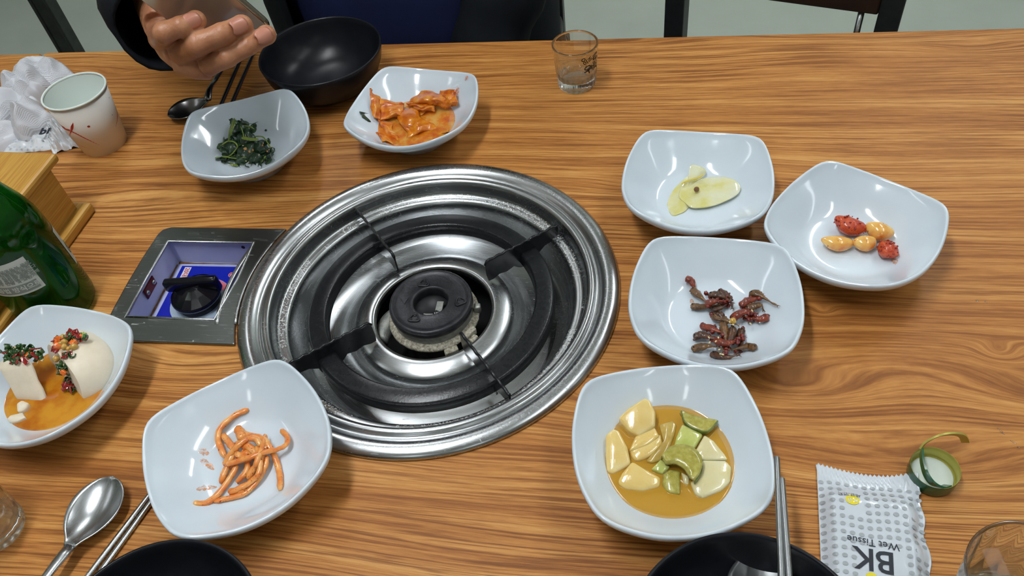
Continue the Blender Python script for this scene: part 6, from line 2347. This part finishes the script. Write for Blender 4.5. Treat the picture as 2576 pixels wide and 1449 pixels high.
cuff_r = wr_r + (wr_r - el_r).normalized() * -0.004
jk = join(jv, sleeve(sh_r + Vector((0.035, 0, 0.0)), el_r, cuff_r, 0.086, 0.064, 0.044, 0.0), sleeve(sh_l + Vector((-0.03, 0, 0)), el_l, wr_l, 0.086, 0.070, 0.044, 2.0))
obj('jacket', thicken(jk, 0.004), JACK, PER)
for sx in (-1, 1):
    obj('lapel', lim([Vector((px0 + sx * 0.085, 0.972, 0.95)) - PO, Vector((px0 + sx * 0.075, 0.985, 1.04)) - PO, Vector((px0 + sx * 0.062, 1.04, 1.12)) - PO, Vector((px0 + sx * 0.03, 1.13, 1.16)) - PO], [0.010, 0.020, 0.018, 0.014], 12, flat=0.4), JACK, PER)
tr_ = []
for sx in (-1, 1):
    tr_.append(lim([(px0 + sx * 0.085, 1.18, 0.53), (px0 + sx * 0.11, 0.92, 0.545), (px0 + sx * 0.12, 0.715, 0.52), (px0 + sx * 0.12, 0.715, 0.40), (px0 + sx * 0.12, 0.75, 0.25), (px0 + sx * 0.12, 0.77, 0.10)], [0.105, 0.088, 0.072, 0.066, 0.064, 0.058], 24))
tr_.append(ball((px0, 1.18, 0.545), 0.12, (1.45, 1.0, 0.72)))
vf = join(*tr_)
tro = obj('trousers', (rel(vf[0], PO), vf[1]), TROU, PER)
md = tro.modifiers.new('remesh', 'REMESH')
md.mode = 'VOXEL'
md.voxel_size = 0.010
md.use_smooth_shade = True
SHOE = mat('black_shoe', (0.01, 0.01, 0.01), 0.4)
for sx in (-1, 1):
    s_ = obj('shoe', lim([Vector((px0 + sx * 0.12, 0.83, 0.045)) - PO, Vector((px0 + sx * 0.12, 0.76, 0.055)) - PO, Vector((px0 + sx * 0.122, 0.66, 0.045)) - PO, Vector((px0 + sx * 0.125, 0.57, 0.035)) - PO], [0.036, 0.046, 0.044, 0.030], 20), SHOE, PER)
    obj('shoe_sole', box(0.085, 0.28, 0.018, (px0 + sx * 0.122 - PO.x, 0.70 - PO.y, 0.009), 0.008), mat('sole', (0.05, 0.05, 0.05), 0.7), s_, smooth=False)

# phone in the hand
PHB = mat('champagne_phone_back', g((196, 182, 164)), 0.22, metal=0.55, coat=0.8, coat_rough=0.05)
PHS = mat('phone_frame_metal', g((150, 134, 120)), 0.2, metal=1.0)
PSC = mat('phone_screen_glass', (0.01, 0.01, 0.012), 0.05)
br_ = hs(694, 80, 0.951)
tr2 = hs(498, -90, 0.905)
blr = hs(462, 78, 0.968)
e1 = (tr2 - br_).normalized()
e2 = (blr - br_)
e2 = (e2 - e1 * e2.dot(e1)).normalized()
# left edge has to pass the photographed line; width follows from it
best = min(((br_ + e2 * w_ / 1000, w_ / 1000) for w_ in range(55, 100)),
           key=lambda q: abs(sum((lambda P: ((P[0] - 405) * 0.607 - (P[1] - 42) * 0.795) ** 2)([1288 + FPX * (q[0] + e1 * t - C_POS).dot(C_RIGHT) / (q[0] + e1 * t - C_POS).dot(C_FWD),
                724.5 - FPX * (q[0] + e1 * t - C_POS).dot(C_UP) / (q[0] + e1 * t - C_POS).dot(C_FWD)]) for t in (0.03, 0.07))))
PWD = min(0.090, best[1])
n3 = e1.cross(e2).normalized()
if n3.dot(C_POS - br_) < 0:
    n3 = -n3
pm = Matrix((e2, e1, n3)).transposed().to_4x4()
PHL = 0.155
pc_ = br_ + e1 * PHL / 2 + e2 * PWD / 2 - n3 * 0.004
pm.translation = pc_
ph_ = empty('phone', pc_)
ph_.matrix_world = pm
tag(ph_, 'champagne coloured phone held in the hand, its back towards the camera', 'phone')
if e2.cross(e1).dot(n3) < 0:
    pass
outl_ = rrect(-PWD / 2, -PHL / 2, PWD / 2, PHL / 2, 0.012, 6)
o = obj('phone_frame', prism(outl_, -0.0036, 0.0036), PHS, ph_, smooth=False)
md = o.modifiers.new('bev', 'BEVEL')
md.width = 0.0022
md.segments = 4
obj('back_cover', prism(rrect(-PWD / 2 + 0.002, -PHL / 2 + 0.002, PWD / 2 - 0.002, PHL / 2 - 0.002, 0.010, 6), 0.0034, 0.0041), PHB, ph_, smooth=False)
obj('screen', prism(rrect(-PWD / 2 + 0.002, -PHL / 2 + 0.002, PWD / 2 - 0.002, PHL / 2 - 0.002, 0.010, 6), -0.0041, -0.0034), PSC, ph_, smooth=False)
for k in range(3):
    cm = obj('camera_lens', lathe([(0, 0), (0.0060, 0), (0.0062, 0.0006), (0.0062, 0.0016), (0.0055, 0.0018), (0.0050, 0.0012), (0, 0.0012)], 28), PSC, ph_, loc=(-PWD / 2 + 0.014, PHL / 2 - 0.016 - 0.017 * k, 0.0040))

# ------------------------------------------------------------------ chairs
WALN = noisy('dark_walnut_board', g((40, 22, 14)), g((64, 38, 24)), 12, 0.45, coat=0.3)
SEATM = noisy('dark_leatherette', (0.02, 0.018, 0.017), (0.03, 0.027, 0.025), 60, 0.5)


def chair(pl_, pr_, label, zb, back_dir, hb=0.20):
    """pl_, pr_: floor positions of the two back posts; zb: underside of the back board"""
    mid = (pl_ + pr_) / 2
    ax = (pr_ - pl_)
    Wc = ax.length
    ang = math.atan2(ax.y, ax.x)
    c_ = empty('dining_chair', (mid.x, mid.y, 0), ang)
    tag(c_, label, 'chair')
    s = back_dir                                   # seat lies on local y * s
    zt = zb + hb
    D_ = 0.40
    for sx in (-1, 1):
        obj('back_post', box(0.030, 0.030, zt, (sx * Wc / 2, 0, zt / 2), 0.002), BLKM, c_, smooth=False)
        obj('leg', box(0.028, 0.028, 0.435, (sx * Wc / 2, s * D_, 0.2175), 0.002), BLKM, c_, smooth=False)
        obj('side_rail', box(0.024, D_, 0.024, (sx * Wc / 2, s * D_ / 2, 0.42), 0.002), BLKM, c_, smooth=False)
    obj('seat', box(Wc + 0.03, D_ + 0.02, 0.045, (0, s * (D_ / 2 + 0.02), 0.4555), 0.014, 3), SEATM, c_, smooth=False)
    obj('back_board', box(Wc - 0.030, 0.020, hb, (0, 0, zb + hb / 2), 0.003), WALN, c_, smooth=False)
    obj('back_rod', xf(lathe([(0, 0), (0.0045, 0), (0.0045, zb - 0.475), (0, zb - 0.475)], 12), Matrix.Translation((Wc / 2 - 0.037, 0, 0.475))), STEEL_FLAT, c_)
    obj('front_rail', box(Wc, 0.024, 0.024, (0, s * D_, 0.42), 0.002), BLKM, c_, smooth=False)
    return c_


yr = 1.06
Pr = aty(2240, 35, yr)
zb_ = aty(2208, 35, yr).z
bl_ = min((abs(aty(1702, -39, y / 1000).z - zb_), y / 1000) for y in range(1060, 1700, 5))
Pl = aty(1702, 40, bl_[1])
chair(Vector((Pl.x, Pl.y)), Vector((Pr.x, Pr.y)), 'empty black framed chair with a walnut back board across the table at the right', zb_, -1)
chair(Vector((px0 - 0.19, 1.375)), Vector((px0 + 0.19, 1.375)), 'black framed chair under the seated person', 0.66, -1)
